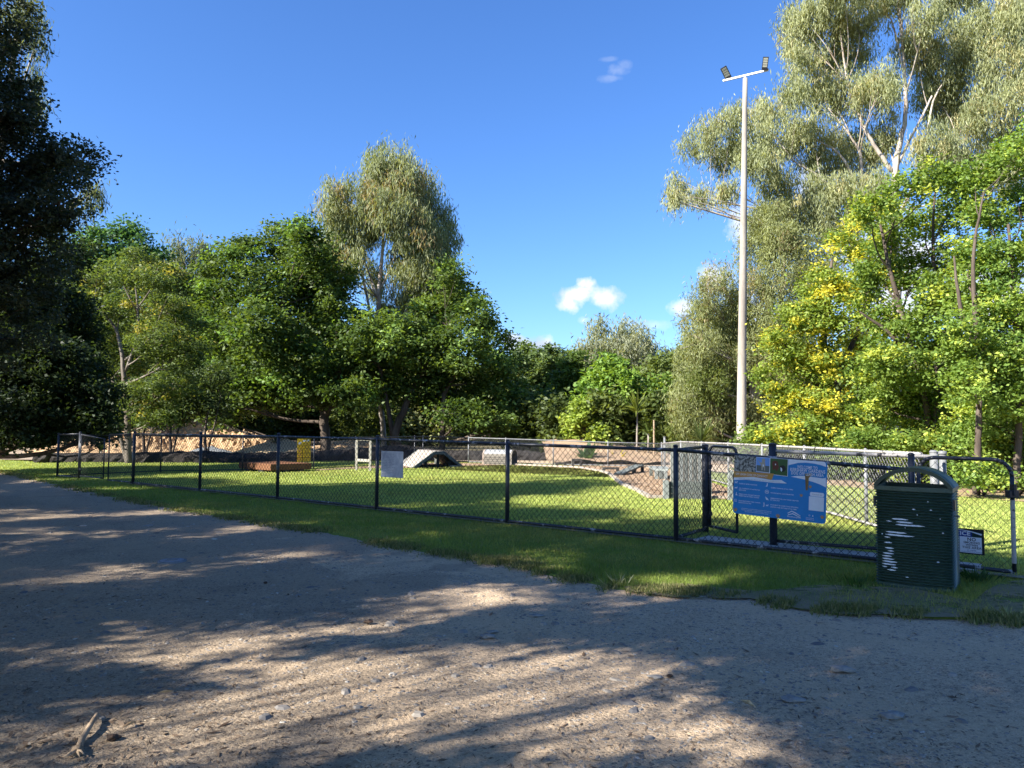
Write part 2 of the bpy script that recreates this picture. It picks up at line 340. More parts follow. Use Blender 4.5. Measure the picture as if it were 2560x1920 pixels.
# ------------------------------------------------------------------ trees
def leafquads(rng, P, bias, L, Wd, droop):
    N = len(P)
    a = rng.normal(size=(N, 3))
    if droop: a = a*.42+np.array([0, 0, -1.])*droop
    else: a[:, 2] *= .55
    a = unit(a)
    n = unit(rng.normal(size=(N, 3))*.75+bias)
    n = unit(n-a*np.sum(n*a, 1)[:, None]); sdv = np.cross(a, n)
    l = L*rng.uniform(.65, 1.3, N)[:, None]; w = Wd*rng.uniform(.7, 1.25, N)[:, None]
    bow = n*l*.12
    return np.stack([P, P+a*l*.45+sdv*w/2+bow*.3, P+a*l-bow, P+a*l*.45-sdv*w/2+bow*.3], 1)
def curve(a, b, bend, k=6):
    t = np.linspace(0, 1, k)[:, None]
    return a*(1-t)+b*t+bend*(4*t*(1-t))
GD = 2.1; GS = .78; GN = 1.9; GC = 1.45
def crown(name, label, cat, base, stems, blobs, leaf=(.16, .1), droop=0, cols=((.05, .1, .02), (.09, .15, .03)), accent=None, acc=.0, cr=.45, dens=1.0, nleaf=34,
          bark=None, seed=1, trunk_r=.22, twigs=4, group=None, shell=.5, fill=.0, limb=True, cull=None, limb_k=1.0):
    rng = np.random.default_rng(seed)
    T = thing(name, label, cat, (base[0], base[1], base[2] if len(base) > 2 else 0), group)
    tb = MB(); sp = []; sr = []
    for st in stems:
        P = np.array([s[:3] for s in st], float); r = np.array([s[3] for s in st], float)
        # smooth polyline
        tt = np.linspace(0, len(P)-1, (len(P)-1)*5+1); Pi = np.stack([np.interp(tt, range(len(P)), P[:, i]) for i in range(3)], 1)
        ri = np.interp(tt, range(len(P)), r)
        for _ in range(2): Pi[1:-1] = (Pi[:-2]+Pi[1:-1]*2+Pi[2:])/4
        Pi[1:-1] += rng.normal(size=(len(Pi)-2, 3))*ri[1:-1, None]*.18
        tb.tube(Pi, ri, 9); sp.append(Pi); sr.append(ri)
    SP = np.concatenate(sp); SR = np.concatenate(sr)
    allP = []; allB = []; allC = []
    c1, c2 = np.array(cols[0]), np.array(cols[1])
    for (c, rr) in blobs:
        c = np.array(c, float); rr = np.array(rr, float)
        ncl = max(5, int(GD*dens*5.0*(rr[0]*rr[2]+rr[0]*rr[1]*.6)/(cr*cr)*.62))
        d = unit(rng.normal(size=(ncl, 3))); rad = shell+(1.06-shell)*rng.random(ncl)**.7
        lump = 1+.22*np.sin(d[:, 0]*5+c[0]*3)*np.cos(d[:, 2]*6+c[2]*2)
        cc = c+d*rr*(rad*lump)[:, None]
        cc = cc[cc[:, 2] > .25]
        if cull is not None: cc = cc[cull(cc)]
        ncl = len(cc)
        if ncl == 0: continue
        # limb
        if limb:
            low = SP[:, 2] < c[2]-.15*abs(c[2])
            cand = np.where(low)[0] if low.any() else np.arange(len(SP))
            dd = np.linalg.norm(SP[cand]-c, axis=1)+.4*np.abs(SP[cand][:, 2]-(c[2]-1.2))
            i = cand[np.argmin(dd)]; a = SP[i]; Ld = np.linalg.norm(c-a)
            r0_ = min(SR[i]*.55, .02+Ld*.018)
            path = curve(a, c, np.array([rng.normal()*.06, rng.normal()*.06, -.06])*Ld)
            r0_ *= limb_k
            if cull is not None and (~cull(path)).any(): path = path[:1]
            if len(path) < 2: low = None
            if len(path) > 1: tb.tube(path, np.linspace(r0_, r0_*.35, len(path)), 6, False)
            for q in (rng.choice(ncl, min(twigs, ncl), replace=False) if len(path) > 1 else []):
                j = rng.integers(2, len(path)); a2 = path[j]; e = cc[q]; l2 = np.linalg.norm(e-a2)
                tb.tube(curve(a2, e, rng.normal(size=3)*.07*l2, 5), np.linspace(r0_*.4, .006, 5), 4, False)
        nl = np.maximum(3, rng.poisson(nleaf*GN, ncl)); idx = np.repeat(np.arange(ncl), nl); N = len(idx)
        csz = cr*rng.uniform(.6, 1.35, ncl)
        g = rng.normal(size=(N, 3))*.48
        if droop: g[:, 2] = g[:, 2]*1.25-.35; g[:, :2] *= .8
        else: g[:, 2] *= .62
        P = cc[idx]+g*csz[idx][:, None]
        out = unit(cc-c)[idx]
        allP.append(P); allB.append(out*.55+np.array([0, 0, .75]))
        mixv = np.clip(rng.random(ncl)[idx]*.7+rng.random(N)*.3, 0, 1)[:, None]
        colr = c1*(1-mixv)+c2*mixv
        if accent is not None:
            ac = (rng.random(ncl) < acc)[idx]; colr[ac] = np.array(accent)*rng.uniform(.75, 1.2, ac.sum())[:, None]
        allC.append(colr*GC*rng.uniform(.75, 1.28, N)[:, None])
    P = np.concatenate(allP); B = np.concatenate(allB); Cc = np.concatenate(allC)
    k = P[:, 2] > .05
    if cull is not None: k &= cull(P)
    P, B, Cc = P[k], B[k], Cc[k]
    V = leafquads(rng, P, B, leaf[0]*GS, leaf[1]*GS*(1 if not droop else .95), droop)
    quads('crown', V, Cc, LEAF, T)
    tb.build('trunk', bark or BARK_DARK, T, True)
    return T
def pxblobs(lst, Y, seed, spread=1.6, flat_=1.0):
    rng = np.random.default_rng(seed+100); out = []
    for b in lst:
        px, py, rx, ry = b[:4]
        yy = Y+(b[4] if len(b) > 4 else rng.uniform(-spread, spread))
        k = yy/F; out.append((D(px, py, yy), (rx*k, (rx+ry)/2*k*flat_, ry*k)))
    return out
def pxstem(lst, Y):
    """list of (px,py,radius[,dY]); py None -> ground"""
    o = []
    for s in lst:
        y = Y+(s[3] if len(s) > 3 else 0); p = D(s[0], s[1], y); o.append((p[0], p[1], p[2], s[2]))
    return o
def gy(px, Y):  # pixel row of the ground at distance Y
    lo, hi = 1062, 1900
    for _ in range(40):
        m = (lo+hi)/2
        if G(px, m)[1] > Y: lo = m
        else: hi = m
    return lo
NT = [0]
def ptree(name, label, cat, Y, basepx, stems, blobs, rs=1.0, **k):
    stems = [[(*q[:2], q[2]*rs, *q[3:]) for q in st] for st in stems]
    NT[0] += 1; sd_ = k.pop('seed', NT[0]*13); sp_ = k.pop('spread', 1.6); fl = k.pop('flat_', 1.0)
    b = D(basepx, gy(basepx, Y), Y); b[2] = 0
    st = []
    for s in stems:
        q = pxstem(s, Y)
        if s[0][1] is None or s[0][1] > 1050:
            q[0] = (q[0][0], q[0][1], -.15, q[0][3])
        st.append(q)
    return crown(name, label, cat, b, st, pxblobs(blobs, Y, sd_, sp_, fl), seed=sd_, **k)

FIG = ((.026, .052, .012), (.09, .13, .028)); EUC = ((.12, .145, .07), (.215, .235, .13)); OLV = ((.075, .095, .03), (.14, .155, .055))
DK = ((.02, .042, .014), (.045, .075, .022))

# near tree at left edge
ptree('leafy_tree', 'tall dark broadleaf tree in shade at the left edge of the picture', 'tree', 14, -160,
      [[(-160, 1100, .3), (-150, 800, .26), (-110, 450, .18), (-60, 150, .1), (-40, 0, .05)]],
      [(0, 60, 80, 110), (-60, 230, 130, 130), (30, 260, 70, 90), (-10, 400, 150, 110), (115, 425, 95, 60), (200, 400, 48, 42), (60, 520, 130, 80), (150, 500, 60, 70),
       (-60, 600, 170, 130), (70, 640, 110, 90), (-80, 60, 100, 150), (-40, 800, 170, 120), (140, 380, 60, 40)],
      leaf=(.105, .065), cr=.26, nleaf=34, dens=.72, cols=((.022, .032, .02), (.055, .065, .042)), bark=BARK_DARK, spread=.8)  # leaf colours darkened so the crown looks unlit
ptree('gum_tree', 'gum tree with hanging narrow leaves poking out of the dark left edge tree', 'tree', 16, -60,
      [[(-60, 1100, .2), (-40, 700, .15), (0, 400, .08), (40, 100, .05)], [(0, 400, .05), (120, 420, .03), (215, 455, .012)]],
      [(55, 40, 32, 60), (95, 190, 16, 30), (100, 255, 16, 26), (235, 480, 20, 30), (205, 500, 18, 26), (90, 110, 18, 30)], leaf=(.2, .026), droop=1.1, cr=.26, nleaf=34,
      cols=((.09, .12, .05), (.13, .15, .07)), bark=BARK_GREY, spread=.2)
ptree('shade_tree', 'dense tree with shade put into its leaf colour behind the red lidded bin at far left', 'tree', 24, -30,
      [[(-30, 1130, .22), (0, 950, .18), (40, 780, .1)]],
      [(20, 740, 140, 90), (120, 780, 100, 90), (-40, 900, 140, 110), (90, 900, 120, 90), (180, 870, 70, 80), (60, 1010, 140, 70), (190, 980, 80, 70), (-60, 1040, 120, 60), (150, 1060, 90, 45), (150, 650, 70, 60), (40, 1090, 110, 26), (230, 1000, 60, 60), (250, 1070, 50, 40)],
      leaf=(.17, .1), cr=.4, nleaf=34, dens=1.3, cols=((.014, .026, .011), (.03, .047, .018)), spread=1.5)  # leaf colours carry the deep shade of this corner
ptree('rounded_tree', 'blue green round topped tree beyond the pale branched tree', 'tree', 50, 290,
      [[(290, 1110, .3), (295, 850, .22), (300, 700, .1)]],
      [(290, 600, 85, 45), (235, 640, 55, 60), (350, 650, 60, 55), (290, 690, 90, 60), (210, 740, 60, 70), (380, 720, 50, 60), (300, 800, 110, 70), (250, 900, 110, 70), (390, 850, 70, 80), (330, 960, 120, 70)],
      leaf=(.34, .2), cr=.8, nleaf=28, cols=((.03, .075, .028), (.06, .12, .045)), spread=2)
ptree('gum_tree', 'far grey green gum tree rising between the round tree and the fig', 'tree', 62, 465,
      [[(465, 1100, .3), (470, 850, .2), (460, 680, .1), (445, 600, .05)], [(470, 850, .15), (500, 700, .06), (495, 620, .03)]],
      [(440, 618, 36, 28), (490, 625, 30, 30), (480, 690, 55, 45), (425, 690, 45, 50), (460, 760, 70, 50), (520, 740, 45, 60), (440, 850, 80, 70), (500, 900, 80, 90)],
      leaf=(.55, .12), droop=.7, cr=.9, nleaf=30, cols=((.075, .1, .06), (.12, .14, .08)), bark=BARK_GREY, spread=2)
ptree('pale_branched_tree', 'sparse yellow green tree with pale bare branches and forked trunk behind the double gate', 'tree', 29, 322,
      [[(324, 1140, .24), (318, 1060, .2), (312, 960, .16), (305, 880, .12), (290, 820, .09), (258, 780, .06), (225, 760, .03)],
       [(322, 1090, .15), (290, 1040, .11), (268, 1010, .07), (232, 940, .05), (170, 880, .025), (130, 850, .012)],
       [(312, 930, .1), (345, 850, .08), (345, 770, .06), (335, 690, .03)], [(345, 780, .06), (320, 740, .035), (300, 690, .02)],
       [(312, 900, .08), (375, 850, .05), (395, 800, .03), (420, 740, .015)], [(300, 960, .05), (240, 940, .035), (170, 935, .015)], [(345, 770, .05), (380, 720, .03), (395, 670, .012)]],
      [(240, 690, 45, 26), (320, 690, 45, 26), (385, 700, 48, 28), (340, 640, 40, 20), (200, 780, 45, 28), (300, 770, 50, 30), (420, 770, 45, 40), (260, 840, 52, 36), (390, 850, 60, 42), (460, 880, 50, 50),
       (180, 890, 50, 36), (320, 900, 55, 36), (430, 960, 62, 42), (240, 960, 60, 42), (350, 990, 60, 40), (150, 990, 60, 46), (470, 800, 40, 40), (270, 1050, 45, 26), (390, 1040, 50, 26)],
      rs=.6, leaf=(.17, .07), cr=.34, nleaf=24, dens=1.0, cols=((.045, .075, .02), (.105, .14, .04)), accent=(.24, .22, .05), acc=.05, bark=BARK_MID, twigs=7, spread=1.2)
ptree('dense_tree', 'dense olive green tree behind the pale branched tree', 'tree', 41, 420,
      [[(420, 1130, .26), (415, 950, .2), (400, 800, .1)]],
      [(220, 720, 60, 50), (300, 690, 60, 40), (390, 690, 60, 44), (460, 740, 56, 50), (200, 810, 66, 54), (300, 790, 74, 56), (400, 790, 74, 56), (480, 840, 60, 60), (210, 910, 66, 56), (310, 890, 74, 56), (410, 900, 74, 56), (500, 930, 60, 56), (230, 990, 60, 36), (330, 980, 70, 36), (440, 990, 70, 40)],
      leaf=(.3, .15), cr=.62, nleaf=32, cols=((.045, .075, .022), (.11, .145, .045)), accent=(.16, .17, .06), acc=.12, spread=2)
for i, (x, h, c, lab) in enumerate([(428, 1000, 46, 'thin forked sapling standing before the orange rubble heap'), (515, 985, 54, 'slim dark sapling by the blue grey gravel heap'), (362, 1020, 34, 'thin sapling just right of the pale branched tree trunk')]):
    ptree('sapling', lab, 'tree', 33, x, [[(x, 1150, .07), (x-4, 1080, .06), (x+10, h+20, .03)], [(x, 1085, .05), (x+26, 1040, .03), (x+38, h, .015)]],
          [(x, h, c, 36), (x+30, h+34, c*.7, 26), (x-24, h+34, c*.7, 26), (x+5, h-50, c, 34)], leaf=(.2, .1), cr=.42, nleaf=22, cols=((.035, .055, .02), (.07, .1, .035)), twigs=6, group='saplings before the rubble heap', spread=.6)
# figs
ptree('fig_tree', 'broad dark fig tree with glossy leaves left of the tall gum', 'tree', 37, 815,
      [[(815, 1150, .4), (812, 1050, .34), (800, 960, .28), (760, 860, .2), (700, 760, .1)], [(812, 1040, .3), (850, 940, .18), (840, 820, .1)], [(805, 1010, .2), (700, 930, .14), (620, 860, .08)]],
      [(560, 660, 58, 50), (530, 740, 50, 55), (620, 640, 55, 45), (700, 610, 55, 50), (755, 570, 38, 34), (790, 620, 48, 50), (640, 720, 80, 60), (740, 690, 80, 65), (820, 700, 62, 70), (560, 830, 70, 62), (660, 820, 90, 70), (770, 800, 90, 70),
       (850, 800, 66, 60), (540, 920, 62, 60), (630, 920, 90, 60), (740, 900, 90, 60), (850, 900, 80, 58), (580, 1000, 76, 46), (690, 990, 80, 44), (790, 975, 70, 40), (880, 980, 60, 40), (540, 1050, 40, 24)],
      rs=.65, leaf=(.26, .15), cr=.62, nleaf=40, cols=FIG, accent=(.11, .19, .04), acc=.12, spread=2.6)
ptree('fig_tree', 'dark fig tree with two leaning trunks right of the tall gum', 'tree', 37.5, 1040,
      [[(1000, 1150, .36), (985, 1085, .32), (1010, 1020, .24), (1060, 920, .14), (1120, 820, .06)], [(1108, 1150, .26), (1105, 1080, .22), (1110, 980, .18), (1160, 900, .1), (1200, 850, .05)], [(990, 1070, .2), (960, 960, .14), (930, 860, .08)]],
      [(1120, 690, 40, 36), (1155, 745, 48, 44), (1090, 780, 66, 58), (1180, 800, 56, 50), (960, 830, 76, 56), (1050, 860, 80, 60), (1150, 880, 80, 60), (1235, 860, 44, 44), (1245, 930, 58, 52), (940, 910, 76, 56), (1040, 950, 76, 50),
       (1140, 970, 84, 56), (1230, 1000, 62, 48), (1285, 985, 36, 44), (960, 985, 60, 34), (1150, 1035, 60, 30), (1240, 1050, 60, 28), (1290, 1055, 40, 34), (880, 870, 56, 50)],
      rs=.65, leaf=(.26, .15), cr=.62, nleaf=40, cols=FIG, accent=(.13, .2, .05), acc=.16, spread=2.4)
ptree('gum_tree', 'tall grey green gum tree with pale forked stems above the dark figs', 'tree', 41, 960,
      [[(960, 1140, .34), (950, 960, .3), (945, 750, .26), (955, 640, .2), (962, 540, .14), (972, 440, .08), (975, 380, .03)],
       [(950, 900, .22), (905, 680, .12), (880, 600, .07), (850, 520, .03)], [(945, 745, .18), (925, 690, .12), (908, 640, .06)],
       [(955, 960, .24), (1000, 830, .2), (1020, 760, .14), (1045, 690, .1), (1080, 600, .05)], [(945, 735, .16), (985, 650, .1), (1010, 540, .06), (1020, 470, .03)], [(1010, 800, .12), (1060, 740, .08), (1100, 690, .04)]],
      [(975, 395, 56, 40), (950, 450, 52, 44), (1010, 440, 46, 40), (1050, 480, 46, 40), (975, 510, 70, 46), (1085, 540, 46, 46), (1040, 560, 56, 50), (925, 540, 50, 46), (1110, 610, 38, 50), (1070, 640, 56, 56), (1010, 620, 44, 44),
       (850, 480, 36, 30), (825, 510, 30, 30), (865, 540, 50, 36), (895, 590, 42, 38), (840, 590, 32, 36), (790, 640, 34, 42), (765, 670, 30, 40), (835, 660, 36, 40), (1100, 700, 42, 50), (1020, 700, 46, 46), (1060, 750, 56, 40), (980, 770, 46, 30), (880, 650, 28, 30), (1120, 760, 36, 40), (1000, 830, 56, 44), (1085, 830, 46, 44), (930, 690, 30, 40)],
      rs=.45, leaf=(.4, .065), droop=1.1, cr=.6, nleaf=44, dens=1.35, cols=EUC, accent=(.2, .16, .08), acc=.08, bark=BARK_PALE, spread=1.8)
# centre background
bgT = [
 ('dark_tree', 'dark conical tree directly right of the fig group', 58, 1330, [(1325, 900, 40, 36), (1380, 905, 42, 40), (1340, 960, 60, 50), (1400, 980, 55, 50), (1330, 1040, 60, 50), (1410, 900, 26, 32), (1290, 930, 44, 44)], dict(cols=((.04, .07, .025), (.11, .15, .05)), leaf=(.4, .22), cr=.7)),
 ('bushy_tree', 'small olive tree beyond the back fence near the tunnel', 44, 1400, [(1420, 950, 44, 50), (1440, 920, 30, 36), (1400, 1020, 55, 50), (1370, 1060, 50, 36), (1440, 1010, 40, 50)], dict(cols=((.05, .09, .02), (.1, .14, .03)), leaf=(.32, .18), cr=.6)),
 ('gum_tree', 'pale grey gum tree on the skyline under the small white cloud', 75, 1540, [(1498, 815, 24, 26), (1510, 860, 40, 36), (1570, 825, 34, 28), (1605, 850, 32, 34), (1560, 880, 56, 40), (1480, 890, 36, 40), (1610, 900, 40, 40), (1540, 930, 90, 40), (1665, 890, 26, 22), (1440, 900, 34, 30)], dict(cols=((.14, .16, .1), (.22, .23, .15)), leaf=(.7, .14), cr=1.0, droop=.7, bark=BARK_GREY)),
 ('spreading_tree', 'flat topped dark green tree left of the light pole', 60, 1690, [(1650, 930, 56, 34), (1710, 900, 50, 36), (1750, 880, 40, 34), (1620, 975, 56, 40), (1690, 970, 70, 46), (1750, 950, 50, 50), (1600, 1020, 60, 46), (1680, 1040, 80, 50), (1760, 1020, 50, 46)], dict(cols=((.06, .09, .025), (.13, .16, .05)), leaf=(.4, .24), cr=.8)),
 ('bright_tree', 'bright fresh green tree standing behind the jump bars', 37, 1535, [(1525, 915, 34, 28), (1500, 955, 44, 36), (1555, 960, 40, 36), (1475, 1000, 40, 34), (1530, 1010, 52, 38), (1580, 1000, 30, 34), (1530, 1060, 50, 30)], dict(cols=((.06, .125, .025), (.18, .26, .045)), leaf=(.3, .19), cr=.42)),
 ('lime_shrub', 'lime green shrub behind the back fence right of the tunnel', 35, 1465, [(1440, 1035, 30, 30), (1475, 1050, 36, 32), (1450, 1085, 34, 26), (1500, 1085, 30, 26), (1435, 1075, 26, 24)], dict(cols=((.13, .19, .03), (.24, .3, .06)), leaf=(.24, .15), cr=.42)),
 ('slim_tree', 'slim pale stemmed tree behind the higher jump bars', 36, 1640, [(1640, 1000, 40, 34), (1610, 1030, 36, 30), (1680, 1020, 36, 36), (1650, 1050, 44, 26), (1690, 980, 30, 26), (1655, 965, 30, 26)], dict(cols=((.05, .09, .02), (.12, .19, .04)), leaf=(.26, .16), cr=.5, bark=BARK_GREY, accent=(.25, .3, .06), acc=.15)),
 ('wattle_tree', 'dull green feathery tree between the slim tree and the light pole', 33, 1760, [(1750, 1000, 50, 46), (1720, 1060, 50, 36), (1790, 1050, 50, 44), (1770, 950, 44, 44), (1800, 1100, 50, 26), (1700, 1100, 44, 22)], dict(cols=((.06, .085, .02), (.12, .14, .04)), leaf=(.26, .07), cr=.45, droop=.5)),
]
for (nm, lab, Y, bx, bl, kw) in bgT:
    kw.setdefault('nleaf', 34)
    top = min(b[1] for b in bl)
    ptree(nm, lab, 'shrub' if 'shrub' in nm else 'tree', Y, bx, [[(bx, 1140, .004*Y), (bx-6, 1000, .0032*Y), (bx+5, top+30, .001*Y)]], bl, spread=.03*Y, **kw)
ptree('feathery_gum', 'drooping olive gum tree standing beside and behind the light pole', 'tree', 33.6, 1900,
      [[(1900, 1130, .3), (1890, 950, .26), (1850, 800, .16), (1800, 700, .07)], [(1895, 980, .2), (1950, 800, .14), (1960, 650, .07)]],
      [(1765, 735, 34, 40), (1800, 690, 38, 44), (1780, 800, 52, 44), (1835, 770, 46, 44), (1900, 560, 50, 44), (1950, 600, 60, 50), (1890, 640, 50, 50), (1960, 690, 66, 54), (1880, 730, 62, 52), (1750, 860, 52, 46), (1840, 860, 66, 54), (1940, 800, 76, 56),
       (1790, 950, 60, 50), (1880, 940, 76, 52), (1980, 900, 70, 60), (1830, 1030, 72, 46), (1920, 1040, 80, 46), (1750, 1050, 50, 40), (1860, 1100, 80, 26), (1725, 960, 40, 40), (2010, 760, 50, 60), (2020, 1000, 70, 60), (2000, 600, 60, 50), (2050, 660, 60, 50), (1940, 530, 46, 34), (1745, 790, 40, 50), (1735, 890, 46, 50), (1720, 1010, 50, 44), (1830, 820, 50, 50), (1870, 880, 60, 50)],
      leaf=(.24, .048), droop=.6, cr=.46, nleaf=46, dens=1.0, cols=((.12, .14, .06), (.22, .24, .11)), accent=(.2, .17, .09), acc=.05, bark=BARK_GREY, spread=1.6)
# giant gum
GB = [(2034, 43, 80, 62), (1985, 75, 40, 44), (2142, 30, 76, 60), (2012, 130, 44, 38), (2099, 130, 80, 50), (1973, 169, 20, 22), (2316, 35, 46, 44), (2294, 110, 66, 56), (2360, 150, 70, 60), (2425, 80, 60, 70), (2511, 65, 76, 66),
      (2511, 160, 80, 76), (2056, 215, 76, 46), (2142, 235, 84, 60), (2210, 200, 40, 56), (2330, 230, 50, 56), (2400, 250, 76, 70), (2500, 270, 86, 80), (1984, 226, 42, 32), (1910, 275, 50, 34), (1836, 285, 44, 34), (1785, 315, 36, 36),
      (1735, 350, 36, 28), (1870, 345, 62, 38), (1955, 340, 62, 48), (2034, 325, 70, 46), (1808, 385, 44, 34), (1900, 405, 66, 38), (1700, 450, 30, 22), (1680, 500, 17, 44), (1750, 482, 46, 16), (1815, 468, 42, 24), (1935, 450, 56, 34),
      (2060, 395, 66, 50), (2150, 370, 56, 50), (2210, 330, 40, 50), (2330, 360, 62, 60), (2420, 380, 76, 70), (2530, 400, 70, 80), (2080, 460, 70, 46), (2000, 520, 76, 50), (2090, 545, 70, 50), (2170, 470, 60, 50), (1920, 530, 46, 36),
      (2560, 20, 60, 60), (2240, -40, 100, 50), (2400, -30, 90, 60), (2100, -50, 90, 50)]
ptree('gum_tree', 'giant pale stemmed gum tree with hanging leaves towering at the right', 'tree', 36.5, 2240,
      [[(2240, 1150, .5), (2245, 800, .45), (2238, 600, .4), (2232, 440, .34), (2262, 310, .24), (2265, 220, .18), (2255, 90, .12), (2235, -40, .06)],
       [(2232, 430, .26), (2190, 370, .2), (2160, 320, .17), (2125, 230, .12), (2110, 150, .1), (2098, 60, .06)], [(2158, 470, .18), (2152, 380, .15), (2120, 330, .1), (2070, 270, .05)],
       [(2238, 620, .26), (2156, 480, .2), (2100, 380, .12), (2030, 345, .07)], [(2238, 640, .22), (2130, 530, .17), (2050, 440, .12), (1985, 405, .09), (1930, 330, .05), (1880, 310, .025)],
       [(2100, 600, .16), (1990, 540, .12), (1890, 520, .09), (1800, 507, .06), (1720, 515, .02)], [(2240, 560, .2), (2310, 400, .15), (2330, 250, .1), (2400, 140, .05)], [(2240, 420, .16), (2300, 300, .12), (2330, 240, .1)],
       [(2262, 200, .1), (2235, 60, .08), (2205, 15, .05), (2190, -20, .03)], [(2250, 100, .07), (2260, 30, .05), (2262, -40, .02)], [(1985, 405, .05), (1920, 360, .035), (1860, 350, .02)], [(2310, 400, .12), (2440, 300, .08), (2500, 180, .04)],
       [(2130, 230, .06), (2070, 120, .05), (2030, 70, .02)]],
      GB, rs=.45, leaf=(.3, .055), droop=1.15, cr=.5, nleaf=42, dens=1.0, cols=((.14, .165, .085), (.27, .285, .155)), accent=(.29, .27, .14), acc=.1, bark=BARK_PALE, spread=2.2, twigs=5, shell=.35)
# right-hand wall of trees
ptree('yellowing_tree', 'spreading tree with yellow leaf clusters right of the light pole', 'tree', 24, 2080,
      [[(2080, 1190, .2), (2070, 1000, .16), (2060, 850, .1), (2080, 650, .04)], [(2072, 1020, .1), (2000, 900, .06), (1940, 860, .02)], [(2075, 980, .1), (2160, 800, .06), (2180, 600, .03)]],
      [(1930, 850, 32, 30), (1925, 940, 40, 34), (1990, 790, 48, 42), (2050, 700, 50, 46), (2110, 620, 56, 46), (2170, 540, 56, 44), (1990, 900, 60, 50), (2060, 800, 66, 50), (2130, 720, 62, 50), (2060, 900, 60, 52), (2140, 830, 66, 56),
       (1960, 1000, 60, 46), (2040, 1000, 66, 50), (2130, 940, 66, 52), (2000, 1080, 70, 40), (2100, 1060, 70, 46), (1930, 1100, 60, 34), (2180, 1040, 60, 50), (2060, 1130, 90, 30), (2190, 650, 46, 50), (1960, 860, 40, 40), (2000, 1140, 70, 24), (2150, 1130, 60, 30), (2080, 760, 60, 50)],
      leaf=(.15, .085), cr=.36, nleaf=34, dens=.95, cols=((.08, .13, .022), (.2, .25, .045)), accent=(.42, .39, .05), acc=.26, bark=BARK_DARK, spread=1.3)
ptree('tangled_tree', 'green leafy tree with dark bare stems above the rubbish bin', 'tree', 20.5, 2300,
      [[(2330, 1220, .1), (2320, 1050, .085), (2290, 900, .07), (2230, 700, .06), (2200, 560, .03)], [(2325, 1080, .1), (2350, 850, .07), (2330, 600, .04), (2340, 450, .02)], [(2290, 900, .06), (2210, 820, .05), (2150, 780, .02)]],
      [(2180, 520, 60, 40), (2260, 470, 60, 44), (2340, 440, 56, 42), (2230, 590, 70, 50), (2320, 550, 70, 50), (2400, 500, 60, 50), (2190, 680, 66, 50), (2280, 680, 70, 54), (2370, 640, 66, 54), (2200, 790, 70, 54), (2300, 800, 74, 56), (2380, 760, 60, 54),
       (2190, 900, 70, 54), (2280, 920, 76, 54), (2370, 880, 60, 54), (2200, 1010, 76, 50), (2300, 1030, 76, 50), (2390, 1000, 60, 54), (2230, 1110, 76, 40), (2330, 1120, 76, 46), (2150, 1100, 50, 36), (2290, 1180, 70, 22), (2400, 1090, 50, 50), (2400, 1180, 60, 30), (2250, 960, 70, 50), (2340, 980, 70, 50), (2250, 850, 70, 50), (2350, 720, 60, 50), (2180, 1150, 60, 26), (2330, 1140, 60, 44, 18.8), (2260, 1120, 60, 40, 18.8), (2320, 1020, 60, 50, 19)],
      leaf=(.13, .085), cr=.32, nleaf=32, dens=.82, cols=((.06, .11, .022), (.16, .22, .045)), accent=(.3, .34, .06), acc=.14, bark=BARK_DARK, spread=1.2, shell=.4)
ptree('tangled_tree', 'dense green tree with brown twin stems at the right edge', 'tree', 18, 2450,
      [[(2440, 1240, .09), (2445, 1100, .07), (2450, 900, .06), (2400, 780, .05), (2385, 640, .02)], [(2448, 1000, .08), (2440, 800, .06), (2430, 640, .04), (2460, 480, .02)], [(2540, 1240, .09), (2550, 1000, .07), (2540, 800, .06), (2520, 560, .03)]],
      [(2440, 450, 60, 46), (2520, 400, 60, 50), (2580, 350, 50, 50), (2470, 540, 64, 50), (2550, 510, 66, 56), (2430, 640, 60, 50), (2510, 640, 70, 56), (2590, 620, 60, 70), (2450, 760, 66, 54), (2540, 770, 66, 60), (2440, 880, 60, 54), (2530, 890, 70, 60),
       (2600, 820, 56, 80), (2450, 1000, 66, 56), (2550, 1010, 70, 60), (2440, 1110, 60, 46), (2530, 1130, 70, 50), (2600, 1080, 50, 80), (2480, 1190, 60, 26), (2580, 1200, 50, 26), (2500, 830, 66, 50), (2490, 950, 66, 50), (2500, 1060, 70, 46), (2480, 700, 60, 46), (2400, 820, 50, 60), (2410, 950, 50, 60), (2420, 1180, 50, 30), (2380, 1100, 50, 50, 17), (2450, 1140, 56, 44, 16.6), (2540, 1120, 60, 50, 16.6), (2500, 1020, 56, 50, 16.8), (2420, 1010, 50, 50, 17), (2560, 930, 50, 50, 16.8)],
      leaf=(.12, .085), cr=.29, nleaf=32, dens=.78, cols=((.06, .115, .025), (.18, .25, .05)), accent=(.3, .36, .07), acc=.13, bark=BARK_DARK, spread=1.1, shell=.4)
ptree('leafy_tree', 'deep green tree just outside the right edge, overhanging the lawn', 'tree', 19, 2760,
      [[(2760, 1230, .2), (2760, 900, .15), (2740, 500, .06)]],
      [(2680, 400, 90, 90), (2760, 560, 120, 100), (2700, 760, 110, 100), (2680, 960, 100, 90), (2760, 1050, 120, 80), (2680, 1130, 80, 60), (2800, 850, 100, 120), (2680, 560, 70, 70)], leaf=(.15, .1), cr=.42, nleaf=28, dens=.7, cols=((.04, .085, .02), (.1, .16, .035)))

